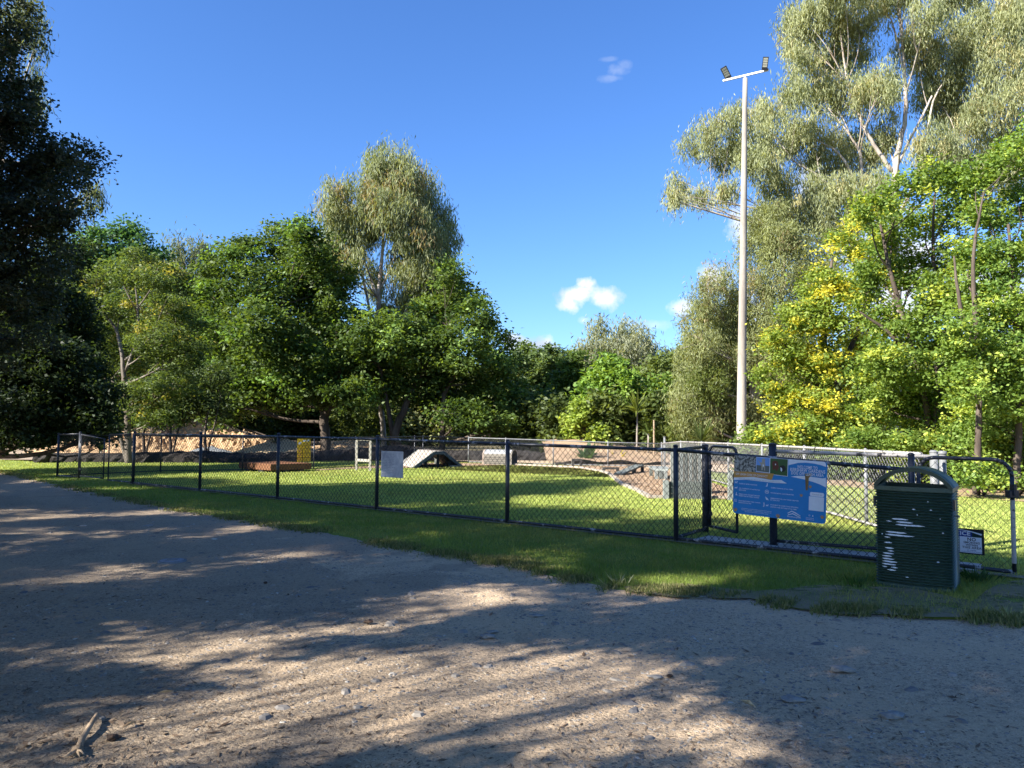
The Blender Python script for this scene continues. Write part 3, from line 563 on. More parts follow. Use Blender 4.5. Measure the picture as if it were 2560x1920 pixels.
# trees behind the photographer that shade the road
def in_view(P):
    d = P-CAM; fz = d@f_; x = d@r_/np.maximum(fz, .01); y = d@u_/np.maximum(fz, .01)
    return (fz > .1) & (np.abs(x) < .74) & (np.abs(y) < .58)
rng = np.random.default_rng(11)
trunks = [(-9.5, -1.5), (-13.5, 3.5), (-6.0, -6.0), (-17.5, 7.5), (-12.5, 9.2), (-19, 14)]
labs = ['shade tree behind the photographer on the near road side', 'shade tree left of the photographer beside the road', 'shade tree farthest behind the photographer', 'shade tree on the left beyond the frame edge', 'slender shade tree just out of frame at left', 'road side shade tree out of frame at far left']
groups = [[] for _ in trunks]
open_spots = [(-.1, 4.9, .8, .8), (.7, 4.3, .5, .5), (1.2, 4.0, .4, .3), (1.9, 3.6, .4, .3), (2.7, 5.6, .4, .25), (-1.2, 6.0, .6, .3), (-1.4, 3.9, .5, .3), (-3, 5, .4, .2), (-2.1, 3.5, .4, .2), (-7, 11.3, 1.2, .2), (-8, 12.6, 1.2, .15), (-.7, 7.2, .6, .25), (1.2, 7.1, .5, .2), (-4, 8.6, .4, .15), (-9.5, 14, 1.5, .2), (-4, 16.5, 2, .25), (-.6, 14.2, 2, .35), (-6.2, 13.2, 1.6, .2), (.5, 11, 1.2, .2), (.4, 9.1, .7, .45), (1.3, 7.6, .6, .35), (-1.8, 10.4, .9, .4), (2.2, 7.9, .5, .3)]
n = 0
for gx, gy_ in [(3.9, 7.5), (3.9, 7.1), (4.3, 7.6), (3.4, 7.5), (3.9, 8.0), (3.1, 9.0), (3.5, 9.2), (2.8, 9.4), (3.3, 8.6), (4.6, 8.1), (5.0, 7.8), (4.2, 8.5)]:
    for z, rr in ((5.0, .8), (7.4, 1.0)):
        p = np.array([gx, gy_, .5])+S*((z-.5)/S[2]); k = int(np.argmin([math.hypot(p[0]-a, p[1]-b) for a, b in trunks])); groups[k].append((p, (rr, rr, rr*.7)))
while n < 365:
    g = np.array([rng.uniform(-15, 9.5), rng.uniform(1.0, 24)])
    e = .62*g[0]+.78*g[1]
    if e > 11.6+.9*math.sin(g[0]*1.7) or e < -2: continue
    if e > 9 and rng.random() < (e-9)*.22: continue
    if any(((g[0]-a)/(c+.5))**2+((g[1]-b)/(d_+.25))**2 < 1 for a, b, c, d_ in open_spots): continue
    z = rng.uniform(3.2, 8.5)
    p = np.array([g[0], g[1], 0])+S*(z/S[2])
    if in_view(p[None])[0] and p[1] > 0: continue
    k = int(np.argmin([math.hypot(p[0]-a, p[1]-b) for a, b in trunks])); r = rng.uniform(.4, 1.05)
    groups[k].append((p, (r, r, r*.7))); n += 1
n = 0
while n < 120:
    g = np.array([rng.uniform(-5, 7), rng.uniform(4, 19)]); e = .62*g[0]+.78*g[1]
    if e > 12.1 or e < 6.4 or any(((g[0]-a)/c)**2+((g[1]-b)/d_)**2 < 1 for a, b, c, d_ in open_spots[-8:]): continue
    if rng.random() > 1.25-(e-8.5)*.27: continue
    z = rng.uniform(4.8, 10.5); p = np.array([g[0], g[1], 0])+S*(z/S[2])
    if in_view(p[None])[0]: continue
    r = rng.uniform(.4, 1.0); groups[int(np.argmin([math.hypot(p[0]-a, p[1]-b) for a, b in trunks]))].append((p, (r, r, r*.7))); n += 1
n = 0
while n < 95:
    g = np.array([rng.uniform(-4.5, 5.5), rng.uniform(2.8, 8.6)])
    if any(((g[0]-a)/c)**2+((g[1]-b)/d_)**2 < 1.1 for a, b, c, d_ in open_spots[:13]): continue
    z = rng.uniform(3.2, 6.0); p = np.array([g[0], g[1], 0])+S*(z/S[2])
    if in_view(p[None])[0]: continue
    r = rng.uniform(.3, .7); groups[int(np.argmin([math.hypot(p[0]-a, p[1]-b) for a, b in trunks]))].append((p, (r, r, r*.6))); n += 1
for _ in range(45):
    q = np.array([rng.uniform(-12.5, -6.8), rng.uniform(12.8, 15.5), rng.uniform(1, 6.5)]); p = q+S*rng.uniform(5.5, 8.5)
    if in_view(p[None])[0]: continue
    r = rng.uniform(.8, 1.3); groups[int(np.argmin([math.hypot(p[0]-a, p[1]-b) for a, b in trunks]))].append((p, (r, r, r*.8)))
for k, ((x, y), gl) in enumerate(zip(trunks, groups)):
    if not gl: continue
    crown('shade_tree', labs[k], 'tree', (x, y, 0), [[(x, y, -.1, .15), (x+.1, y, 3, .11), (x+.3, y+.2, 6, .06), (x, y, 9, .03)]], gl,
          leaf=(.15, .09), cr=.22, nleaf=10, dens=.6, cols=DK, seed=50+k, group='shade trees outside the frame', shell=.1, cull=lambda P: ~in_view(P), twigs=1, limb_k=.22)

# far woodland + undergrowth (stuff)
def foliage_mass(name, label, spots, leaf, cols, seed, n_per, cr, accent=None):
    rg = np.random.default_rng(seed); PP = []; BB = []; CC = []
    for (c, rr) in spots:
        c = np.array(c); rr = np.array(rr); ncl = n_per
        d = unit(rg.normal(size=(ncl, 3))); cc = c+d*rr*(.5+.55*rg.random(ncl))[:, None]
        idx = np.repeat(np.arange(ncl), 24); P = cc[idx]+rg.normal(size=(len(idx), 3))*cr*.5
        PP.append(P); BB.append(d[idx]*.5+np.array([0, 0, .7]))
        m = (rg.random()*.5+rg.random(ncl)[idx]*.5)[:, None]; CC.append(1.35*(np.array(cols[0])*(1-m)+np.array(cols[1])*m)*rg.uniform(.75, 1.25, len(idx))[:, None])
    P = np.concatenate(PP); B = np.concatenate(BB); Cc = np.concatenate(CC); k = P[:, 2] > 0; P, B, Cc = P[k], B[k], Cc[k]
    return tag(quads(name, leafquads(rg, P, B, leaf[0], leaf[1], 0), Cc, LEAF), label, 'woodland' if name == 'woodland' else 'undergrowth', kind='stuff')
rg = np.random.default_rng(5); sp = []
for px in range(-250, 2950, 42):
    Y = rg.uniform(82, 96); hh = rg.uniform(4, 7.5) if 1150 < px < 1850 else rg.uniform(7, 12)
    c = D(px, 1060, Y)
    for z in np.arange(.8, hh, 2.6): sp.append(((c[0]+rg.normal()*.6, c[1]+rg.uniform(-3, 3), z), (2.6, 2.6, 2.0)))
foliage_mass('woodland', 'dark continuous woodland closing the view behind all trees', sp, (.8, .45), ((.045, .07, .025), (.11, .14, .055)), 3, 60, 1.4)
sp = []
for px in range(-100, 560, 34):
    for q in range(3):
        Y = rg.uniform(46, 56); c = D(px+rg.uniform(-20, 20), 1060, Y); sp.append(((c[0], Y, rg.uniform(.6, 5)), (1.7, 1.7, 1.3)))
for px in range(560, 960, 30):
    Y = rg.uniform(46, 54); c = D(px+rg.uniform(-10, 10), 1060, Y)
    for z in (.6, 2.2, 3.8): sp.append(((c[0], Y, z), (1.6, 1.6, 1.1)))
for px in range(1290, 1860, 26):
    Y = rg.uniform(34.5, 40); c = D(px+rg.uniform(-10, 10), 1060, Y)
    for z in (.8, 1.9): sp.append(((c[0], Y, z*rg.uniform(.7, 1.2)), (.8, .8, .6)))
foliage_mass('undergrowth', 'low shaded shrubs filling the gaps under the trees', sp, (.26, .14), ((.035, .055, .018), (.11, .14, .04)), 4, 60, .55)
sp = []
for px in range(960, 1300, 17):
    Y = rg.uniform(55, 66); c = D(px, 1060, Y)
    for z in (.5, 1.6, 2.9, 4.2): sp.append(((c[0], Y, z), (1.3, 1.3, .9)))
foliage_mass('undergrowth', 'sunlit pale green bushes seen through the gap under the figs', sp, (.35, .15), ((.13, .16, .06), (.24, .25, .12)), 9, 44, .6)
sp = []
for px in range(1880, 2620, 24):
    Y = 24.5-(px-1880)/740*6.0+rg.uniform(-.4, 1); c = D(px, 1060, Y)
    for z in (.3, .75): sp.append(((c[0], Y, z*rg.uniform(.7, 1.3)), (.6, .6, .35)))
foliage_mass('undergrowth', 'leafy ground shrubs at the foot of the right hand trees', sp, (.12, .08), ((.045, .08, .02), (.13, .18, .04)), 10, 40, .32)

# ------------------------------------------------------------------ ground
def sheet(name, pts, z, mat, kind='structure', label=None, jit=0, seed=0):
    rj = random.Random(seed); P = []
    m = len(pts)
    for i in range(m):
        a = np.array(pts[i][:2], float); b = np.array(pts[(i+1) % m][:2], float)
        k = max(1, int(np.linalg.norm(b-a)/.25)) if jit else 1
        k = min(k, 120)
        for j in range(k):
            p = a+(b-a)*j/k; P.append((p[0]+rj.gauss(0, jit), p[1]+rj.gauss(0, jit), z))
    import bmesh
    bm = bmesh.new(); tv = [bm.verts.new(p) for p in P]; bm.faces.new(tv); bmesh.ops.triangulate(bm, faces=bm.faces[:]); bmesh.ops.recalc_face_normals(bm, faces=bm.faces[:])
    if name == 'lawn':
        lv = [bm.verts.new((p[0]-.03, p[1]-.04, z-.03)) for p in P]
        for i in range(len(P)): bm.faces.new((tv[i], tv[(i+1) % len(P)], lv[(i+1) % len(P)], lv[i]))
    me = bpy.data.meshes.new(name); bm.to_mesh(me); bm.free(); me.materials.append(mat)
    o = bpy.data.objects.new(name, me); COL.objects.link(o); o['kind'] = kind
    if label: o['label'] = label
    return o, np.array(P)[:, :2]
def gp(l): return [tuple(G(*p)[:2]) for p in l]
sheet('ground', [(-350, -120), (350, -120), (350, 700), (-350, 700)], -.03, FLOOR)
# road surface as an undulating sheet
def terrain(name, x0, x1, y0, y1, nx, ny, zf, mat):
    xs = np.linspace(x0, x1, nx); ys = np.linspace(y0, y1, ny); X, Y = np.meshgrid(xs, ys); Z = zf(X, Y)
    V = np.stack([X, Y, Z], -1).reshape(-1, 3); Fc = []
    for j in range(ny-1):
        for i in range(nx-1):
            a = j*nx+i; Fc.append((a, a+1, a+1+nx, a+nx))
    b = MB(); b.add(V, Fc); return b.build(name, mat, smooth=True)
vedge = gp([(-700, 1110), (-200, 1150), (0, 1178), (119, 1206), (307, 1246), (452, 1275), (615, 1300), (868, 1340), (984, 1364), (1215, 1401), (1280, 1404), (1396, 1439), (1540, 1468), (1685, 1479), (1859, 1491), (2003, 1520), (2206, 1531), (2437, 1543), (2560, 1555), (2900, 1590)])
def rz(X, Y):
    z = .006*np.sin(X*1.3+.5)*np.cos(Y*1.1)+.005*np.sin(X*2.9+Y*2.1)
    return z*.8-.008
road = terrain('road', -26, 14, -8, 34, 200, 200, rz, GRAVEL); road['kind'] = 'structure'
back = gp([(2900, 1400), (2560, 1330), (2000, 1240), (1500, 1168), (1280, 1158), (900, 1152), (500, 1152), (120, 1152), (0, 1150), (-300, 1130), (-700, 1100)])
verge_poly = list(vedge)+gp([(2900, 1380), (2560, 1240), (2300, 1228), (2000, 1205), (1700, 1172), (1500, 1166), (1280, 1157), (1100, 1154), (900, 1153), (500, 1155), (120, 1156), (0, 1150), (-300, 1132), (-700, 1085)])
lawn_o, LP = sheet('lawn', verge_poly, .004, LAWN, jit=.03, seed=3)
# worn dirt by bin and along the road edge
worn = gp([(1560, 1470), (1700, 1462), (1900, 1480), (2050, 1470), (2150, 1462), (2300, 1478), (2420, 1500), (2560, 1440), (2760, 1480), (2900, 1604), (2560, 1564), (2437, 1551), (2206, 1539), (2003, 1528), (1859, 1500), (1685, 1488), (1560, 1480)])
worn_o, WP = sheet('worn_verge', worn, .012, VERGE, jit=.05, seed=4)
# mulch
mul1 = gp([(784, 1177), (900, 1172), (1010, 1170), (1130, 1166), (1264, 1163), (1370, 1168), (1450, 1172), (1500, 1180), (1522, 1187), (1555, 1214), (1590, 1228), (1625, 1247), (1700, 1247.5), (1830, 1250)])+[(5.4, 15.9), (5.5, 28.2), (3.6, 28.9), (1.6, 29.5), (-.3, 30.2), (-1.7, 30.4), (-3.5, 30.4), (-5.0, 28), (-6.5, 25.7)]
mulch_o, MP = sheet('mulch_bed', mul1, .016, MULCH, jit=.03, seed=5)
def mz(X, Y):
    c = (X-3.2)/4.2; d_ = (Y-36)/4.5
    return 1.0*np.exp(-(c**2+d_**2))+.05*np.sin(X*4)*np.cos(Y*3)-.06
bank = terrain('mulch_bank', 1.4, 9, 30.4, 44, 90, 80, lambda X, Y: mz(X, Y), MULCH); bank['kind'] = 'structure'
mulch_r, _ = sheet('leaf_litter_strip', gp([(2000, 1207), (2300, 1236), (2400, 1243), (2560, 1256), (2900, 1290), (2900, 1180), (2560, 1190), (2300, 1195), (2000, 1185)]), .018, MULCH, jit=.05, seed=8)
# timber/concrete edging of the mulch
b = MB(); ep = [G(*p) for p in [(1264, 1162.5), (1370, 1167), (1450, 1171), (1500, 1179.5), (1522, 1186.5), (1555, 1213.5), (1590, 1227.5), (1625, 1246.5), (1700, 1247), (1840, 1249)]]
for a, c in zip(ep[:-1], ep[1:]): b.beam(a+[0, 0, .035], c+[0, 0, .035], .1, .07)
tag(b.build('garden_edging', mottled('edging', (.28, .24, .19), (.38, .33, .27), 6, .9)), 'pale timber edging curving around the mulch of the dog course', 'edging')
# concrete path in the entry and mow strip under the front fence
FL0 = G(330, 1211); FL1 = G(2290, 1419)
fd = (FL1-FL0); fd[2] = 0; fd /= np.linalg.norm(fd); fn = np.array([-fd[1], fd[0], 0])
if fn[1] < 0: fn = -fn
def fpt(px):
    d = ray(px, 1300); # plan intersection with front fence line
    A = np.array([[d[0], -fd[0]], [d[1], -fd[1]]]); t = np.linalg.solve(A, FL0[:2])
    return np.array([d[0]*t[0], d[1]*t[0], 0])
pA = fpt(1690); pE = fpt(2281)
cp = [pA+fn*.12+fd*.1, pA+fn*.75+fd*.15, pE+fn*.62+fd*.6, pE+fn*.1+fd*.6]
sheet('path', [tuple(p[:2]) for p in cp], .02, CONC)
cs = [FL0-fd*.1-fn*.1, FL0-fd*.1+fn*.08, pE+fd*1.2+fn*.08, pE+fd*1.2-fn*.1]
sheet('concrete_mow_strip', [tuple(p[:2]) for p in cs], .024, mottled('mow_strip', (.1, .09, .07), (.2, .17, .14), 5, .95))
# left side road turning away behind
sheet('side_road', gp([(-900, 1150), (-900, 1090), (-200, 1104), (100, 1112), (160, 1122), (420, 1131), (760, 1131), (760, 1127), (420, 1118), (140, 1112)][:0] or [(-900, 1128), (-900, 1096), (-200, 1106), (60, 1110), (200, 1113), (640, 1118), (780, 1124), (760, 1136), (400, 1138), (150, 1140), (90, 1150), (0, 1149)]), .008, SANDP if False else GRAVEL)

# ------------------------------------------------------------------ grass blades
from mathutils.geometry import tessellate_polygon
def inpoly(P, poly):
    x, y = P[:, 0], P[:, 1]; r = np.zeros(len(P), bool); n = len(poly); j = n-1
    for i in range(n):
        xi, yi = poly[i]; xj, yj = poly[j]
        c = ((yi > y) != (yj > y)) & (x < (xj-xi)*(y-yi)/(yj-yi+1e-12)+xi); r ^= c; j = i
    return r
def vnoise(P, s, seed):
    rg = np.random.default_rng(seed); g = rg.random((128, 128)); q = P*s; i = np.floor(q).astype(int); fr = q-i; fr = fr*fr*(3-2*fr)
    a = g[i[:, 0] % 128, i[:, 1] % 128]; b = g[(i[:, 0]+1) % 128, i[:, 1] % 128]; c = g[i[:, 0] % 128, (i[:, 1]+1) % 128]; d = g[(i[:, 0]+1) % 128, (i[:, 1]+1) % 128]
    return (a*(1-fr[:, 0])+b*fr[:, 0])*(1-fr[:, 1])+(c*(1-fr[:, 0])+d*fr[:, 0])*fr[:, 1]
def blades(name, label, n, reg, H, Wd, cols, seed, keep=None, dry=None):
    rg = np.random.default_rng(seed)
    # distance-weighted sampling (denser near the camera)
    ang = rg.uniform(-.74, .74, n); Y = reg[0]*np.exp(rg.random(n)*math.log(reg[1]/reg[0])); X = np.tan(ang)*Y
    P = np.stack([X, Y], 1); k = inpoly(P, reg[2])
    if keep is not None: k &= keep(P, rg)
    P = P[k]; N = len(P)
    v = vnoise(P, .9, seed)[:, None]*.5+vnoise(P, 4, seed+1)[:, None]*.3+rg.random((N, 1))*.2
    h = H*rg.uniform(.4, 1.3, N)*(0.7+.6*vnoise(P, 2.2, seed+2)); w = Wd*(P[:, 1]/8)**.8
    a = rg.uniform(0, 2*math.pi, N); dx = np.stack([np.cos(a), np.sin(a), 0*a], 1)
    ln = rg.normal(size=(N, 3))*.45; ln[:, 2] = 1; ln = unit(ln)
    B = np.stack([P[:, 0], P[:, 1], np.full(N, .0)], 1)
    V = np.stack([B-dx*w[:, None]/2, B+dx*w[:, None]/2, B+ln*h[:, None]], 1)
    C = np.array(cols[0])*(1-v)+np.array(cols[1])*v
    st = np.clip((vnoise(P, .55, seed+7)*.6+vnoise(P, 2.6, seed+8)*.4-.52)*5, 0, 1)[:, None]*.55; C = C*(1-st)+np.array([.36, .33, .1])*st
    if dry is not None: dk = rg.random(N) < dry; C[dk] = np.array([.3, .25, .12])*rg.uniform(.6, 1.2, dk.sum())[:, None]
    C = C*rg.uniform(.7, 1.3, N)[:, None]
    return tag(quads(name, V, C, GRASS, k=3), label, 'grass', kind='stuff')
vp = LP
fsd = lambda P: (P-FL0[:2])@fn[:2]
not_m = lambda P: ~inpoly(P, MP)
def keep_v(P, rg):
    s = fsd(P); k = s < .02
    w = inpoly(P, WP); k &= ~w | (rg.random(len(P)) < .12+.35*(vnoise(P, 1.6, 12) > .55))
    k &= (vnoise(P, 3, 77)*.6+rg.random(len(P))*.6) > .2
    return k
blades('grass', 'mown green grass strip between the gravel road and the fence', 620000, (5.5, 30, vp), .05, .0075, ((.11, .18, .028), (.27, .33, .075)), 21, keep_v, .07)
def keep_l(P, rg):
    cpoly = [tuple(p[:2]) for p in cp]
    return (fsd(P) > -.02) & not_m(P) & ~inpoly(P, cpoly)
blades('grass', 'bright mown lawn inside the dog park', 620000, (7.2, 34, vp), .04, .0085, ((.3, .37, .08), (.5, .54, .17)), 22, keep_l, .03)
# ragged fringe along the gravel edge
vE = np.array(vedge)
def fringe():
    rg = np.random.default_rng(31); N = 42000
    seg = rg.integers(2, len(vE)-2, N); t = rg.random(N)[:, None]; P = vE[seg]*(1-t)+vE[seg+1]*t
    off = rg.normal(size=(N, 1))*.11+.0; nrm = np.array([[-.62, -.78]])
    clump = (vnoise(P, 1.7, 9)*.6+vnoise(P, 7, 19)*.5+rg.random(N)*.25) > .62
    P = (P+nrm*off)[clump]; N = len(P); h = rg.uniform(.02, .075, N); a = rg.uniform(0, 6.28, N); dx = np.stack([np.cos(a), np.sin(a), 0*a], 1)
    ln = rg.normal(size=(N, 3))*.6; ln[:, 2] = 1; ln = unit(ln); B = np.stack([P[:, 0], P[:, 1], np.zeros(N)], 1)
    w = .006*(P[:, 1]/6)**.8
    V = np.stack([B-dx*w[:, None], B+dx*w[:, None], B+ln*h[:, None]], 1)
    m = rg.random((N, 1)); C = np.array([.06, .1, .02])*(1-m)+np.array([.3, .27, .13])*m
    tag(quads('grass_fringe', V, C, GRASS, k=3), 'ragged dry grass tufts along the edge of the gravel', 'grass', kind='stuff')
fringe()
def tuft(px, py, n, h, lab, colr, seed, name='grass_tuft', sp=.05):
    rg = np.random.default_rng(seed); b0 = G(px, py); a = rg.uniform(0, 6.28, n); r = np.abs(rg.normal(size=n))*sp
    B = np.stack([b0[0]+np.cos(a)*r, b0[1]+np.sin(a)*r, 0*a], 1); ln = np.stack([np.cos(a)*rg.uniform(.1, .8, n), np.sin(a)*rg.uniform(.1, .8, n), np.ones(n)], 1); ln = unit(ln)
    hh = h*rg.uniform(.5, 1.1, n)[:, None]; sd2 = np.stack([-np.sin(a), np.cos(a), 0*a], 1)*.006
    V = np.stack([B-sd2, B+sd2, B+ln*hh*.6+sd2*.7+[0, 0, .0], B+ln*hh*[1.25, 1.25, .9]], 1)
    o = thing(name, lab, 'grass tuft', b0); quads('blades', V, np.array(colr)*rg.uniform(.7, 1.3, n)[:, None], GRASS, o)['kind'] = 'stuff'; return o
tuft(1545, 1463, 16, .15, 'pale tall grass tuft alone at the edge of the gravel', (.34, .35, .2), 1)
tuft(2440, 1452, 90, .16, 'dark leafy weed clump just right of the rubbish bin', (.05, .1, .03), 2, 'weed_clump', .11)
tuft(2140, 1462, 60, .12, 'short green weed clump touching the left side of the bin', (.07, .13, .03), 3, 'weed_clump', .1)
tuft(2520, 1540, 60, .1, 'dry straw coloured tuft at the gravel edge below the gate', (.3, .3, .15), 4, 'grass_tuft', .12)

# ------------------------------------------------------------------ stones and litter
def stones():
    rg = np.random.default_rng(41)
    N = 26000; ang = rg.uniform(-.72, .72, N); Y = 2.2*np.exp(rg.random(N)*math.log(26/2.2)); X = np.tan(ang)*Y; P = np.stack([X, Y], 1)
    k = ~inpoly(P, vp) | inpoly(P, WP) & (rg.random(N) < .3); k &= (vnoise(P, .8, 4)*.9+rg.random(N)*.5+.2*(P[:, 0] > 0)) > .62
    P = P[k]; N = len(P)
    s = .006+.009*rg.random(N)**3*(1+(rg.random(N) < .05)*3.0); s *= (.7+.05*P[:, 1])
    cube = []
    an = np.arange(6)*math.pi/3
    ringv = np.stack([np.cos(an), np.sin(an), 0*an], 1); top = ringv*[.62, .62, 1]+[0, 0, .55]
    rot = rg.uniform(0, 6.28, N); el = rg.uniform(1, 1.9, N)
    def place(v):
        V = v[None]*np.stack([el, np.ones(N), rg.uniform(.5, .9, N)], 1)[:, None]*rg.uniform(.78, 1.2, (N, len(v), 1))
        c, s_ = np.cos(rot)[:, None], np.sin(rot)[:, None]
        V = np.stack([V[..., 0]*c-V[..., 1]*s_, V[..., 0]*s_+V[..., 1]*c, V[..., 2]], -1)
        return V*s[:, None, None]+np.stack([P[:, 0], P[:, 1], rz(P[:, 0], P[:, 1])], 1)[:, None]
    A = place(np.concatenate([ringv, top]))
    Q = [np.stack([A[:, i], A[:, (i+1) % 6], A[:, 6+(i+1) % 6], A[:, 6+i]], 1) for i in range(6)]
    Q += [A[:, [6, 7, 8, 9]], A[:, [9, 10, 11, 6]]]
    V = np.concatenate(Q); m = rg.random((N, 1)); C = np.array([.12, .117, .12])*(1-m)+np.array([.34, .3, .25])*m; wh = rg.random(N) < .03; C[wh] = (.42, .39, .34)
    tag(quads('loose_stones', V, np.tile(C, (8, 1)), STONEM), 'loose flat stones and pebbles strewn over the gravel road', 'stones', kind='stuff')
    # larger embedded cobbles
    N = 46000; ang = rg.uniform(-.72, .72, N); Y = 2.3*np.exp(rg.random(N)*math.log(16/2.3)); X = np.tan(ang)*Y; P = np.stack([X, Y], 1)
    litter_l = np.exp(-((X+3.0)/1.6)**2-((Y-3.2)/1.3)**2)*1.3+np.exp(-((X+4.4)/1.2)**2-((Y-7.0)/.55)**2)*1.5+.10+.12*(Y < 5)
    k = (rg.random(N) < litter_l) & (~inpoly(P, vp))
    P = P[k]; N = len(P); Z = rz(P[:, 0], P[:, 1])+.002+rg.random(N)*.006
    a = rg.uniform(0, 6.28, N); L = rg.uniform(.008, .03, N)*(1+.6*(rg.random(N) < .06)); w = L*rg.uniform(.07, .3, N)
    d = np.stack([np.cos(a), np.sin(a), rg.normal(size=N)*.18], 1); sd2 = np.stack([-np.sin(a), np.cos(a), rg.normal(size=N)*.3], 1)
    B = np.stack([P[:, 0], P[:, 1], Z], 1)
    V = np.stack([B-d*L[:, None], B+sd2*w[:, None], B+d*L[:, None], B-sd2*w[:, None]], 1)
    m = rg.random((N, 1)); C = np.array([.07, .045, .03])*(1-m)+np.array([.3, .22, .15])*m; wh = rg.random(N) < .05; C[wh] = (.5, .42, .3)
    tag(quads('leaf_litter', V, C, DRY), 'bark chips twigs and dry leaves scattered on the ground', 'leaf litter', kind='stuff')
    # mulch chips around course
    N = 60000; ang = rg.uniform(-.3, .42, N); Y = rg.uniform(13, 31, N); X = np.tan(ang)*Y; P = np.stack([X, Y], 1); k = inpoly(P, MP); P = P[k]; N = len(P)
    a = rg.uniform(0, 6.28, N); L = rg.uniform(.02, .05, N); w = L*.35; d = np.stack([np.cos(a), np.sin(a), rg.normal(size=N)*.3], 1); sd2 = np.stack([-np.sin(a), np.cos(a), 0*a+.1], 1)
    B = np.stack([P[:, 0], P[:, 1], np.full(N, .03)], 1); V = np.stack([B-d*L[:, None], B+sd2*w[:, None], B+d*L[:, None], B-sd2*w[:, None]], 1)
    m = rg.random((N, 1)); tag(quads('mulch_chips', V, np.array([.25, .155, .095])*(1-m)+np.array([.52, .39, .26])*m, DRY), 'coarse wood chips covering the obstacle course bed', 'mulch', kind='stuff')
stones()

# ------------------------------------------------------------------ fences
def wires(b, p0, p1, z0, zt0, zt1, pitch=.094, r=.0026, hole=None):
    p0 = np.array(p0, float)[:2]; p1 = np.array(p1, float)[:2]; L = np.linalg.norm(p1-p0); d = (p1-p0)/L
    H = (zt0+zt1)/2-z0; m = 1.06; slope = (zt1-zt0)/L; nn = np.array([-d[1], d[0]])
    for sg in (1, -1):
        s0 = -H/m-pitch; k = 0
        while s0 < L+H/m+pitch:
            # z = m*sg*(s-s0)
            pts = []
            za, zb = (0, H)
            sa, sb = (s0, s0+H/m) if sg > 0 else (s0, s0-H/m)
            lo, hi = min(sa, sb), max(sa, sb); l2, h2 = max(lo, 0), min(hi, L)
            if h2-l2 > .02:
                zl = m*sg*(l2-s0); zh = m*sg*(h2-s0)
                # sheared so that the mesh follows the rail
                A = np.array([*(p0+d*l2+nn*.002*sg), z0+zl+slope*(l2-L/2)*zl/H]); B = np.array([*(p0+d*h2+nn*.002*sg), z0+zh+slope*(h2-L/2)*zh/H])
                b.tube([A, B], r, 3, False)
            s0 += pitch
def rail(b, pts, r, wrap=0, rings=.094):
    b.tube(pts, r, 8)
    if wrap:
        P = np.array(pts)
        for a, c in zip(P[:-1], P[1:]):
            L = np.linalg.norm(c-a); d = (c-a)/L; u = np.cross(d, [0, 0, 1]); u /= np.linalg.norm(u); w = np.cross(u, d)
            for s in np.arange(.05, L, rings):
                q = a+d*s; lp = [q+(u*math.cos(t)+w*math.sin(t))*(r+.002)+d*.028*(t/6.28) for t in np.linspace(0, 6.28, 9)]
                b.tube(lp, .003, 3, False)
def post(parent, p, z, r, mat, cap=True, z0=-.1):
    b = MB(); b.tube([(p[0], p[1], z0), (p[0], p[1], z)], r, 12)
    if cap:
        b.tube([(p[0], p[1], z), (p[0], p[1], z+.012), (p[0], p[1], z+.026)], [r*1.12, r*1.05, r*.4], 12)
    return b.build('post', mat, parent, True)
def fence(label, P, ztop, mat_p, mat_r, mat_w, r_post=.028, r_rail=.021, posth=.03, skip_first=False, skip_last=False, bottom=.05, wrap=False, rail_top_mat=None, wire_r=.0026, group=None):
    T = thing('chain_link_fence', label, 'fence', P[0], group)
    for i, (p, z) in enumerate(zip(P, ztop)):
        if (i == 0 and skip_first) or (i == len(P)-1 and skip_last): continue
        post(T, p, z+posth, r_post, mat_p)
    b = MB(); rail(b, [(p[0], p[1], z) for p, z in zip(P, ztop)], r_rail, wrap); b.build('top_rail', rail_top_mat or mat_r, T, True)
    b = MB(); rail(b, [(p[0], p[1], bottom) for p in P], r_rail*.9, wrap); b.build('bottom_rail', mat_r, T, True)
    for i in range(len(P)-1):
        b = MB(); wires(b, P[i], P[i+1], bottom, ztop[i], ztop[i+1], r=wire_r); b.build('mesh_panel', mat_w, T)
    return T
fpx = [330, 497, 692, 941, 1268, 1690]; fpy = [1085, 1088, 1091.5, 1098.5, 1110, 1125]
FP = [fpt(x) for x in fpx]; FZ = [D(x, y, p[1])[2] for x, y, p in zip(fpx, fpy, FP)]
EP = fpt(2281); EZ = D(2281, 1175, EP[1])[2]
fence('long black chain link fence running beside the grass verge', FP, FZ, BLACK, BLACKW, WIREB, .034, .024, .05, wrap=True, wire_r=.0034)
M2 = thing('chain_link_fence', 'black fence bay right of the corner post carrying the blue sign', 'fence', FP[-1])
post(M2, EP, EZ+.17, .034, BLACK)
b = MB(); rail(b, [(*FP[-1][:2], FZ[-1]), (*EP[:2], EZ)], .024, True); b.build('top_rail', BLACKW, M2, True)
b = MB(); rail(b, [(*FP[-1][:2], .05), (*EP[:2], .05)], .022, True); b.build('bottom_rail', BLACKW, M2, True)
b = MB(); wires(b, FP[-1], EP, .05, FZ[-1], EZ, r=.0034); b.build('mesh_panel', WIREB, M2)

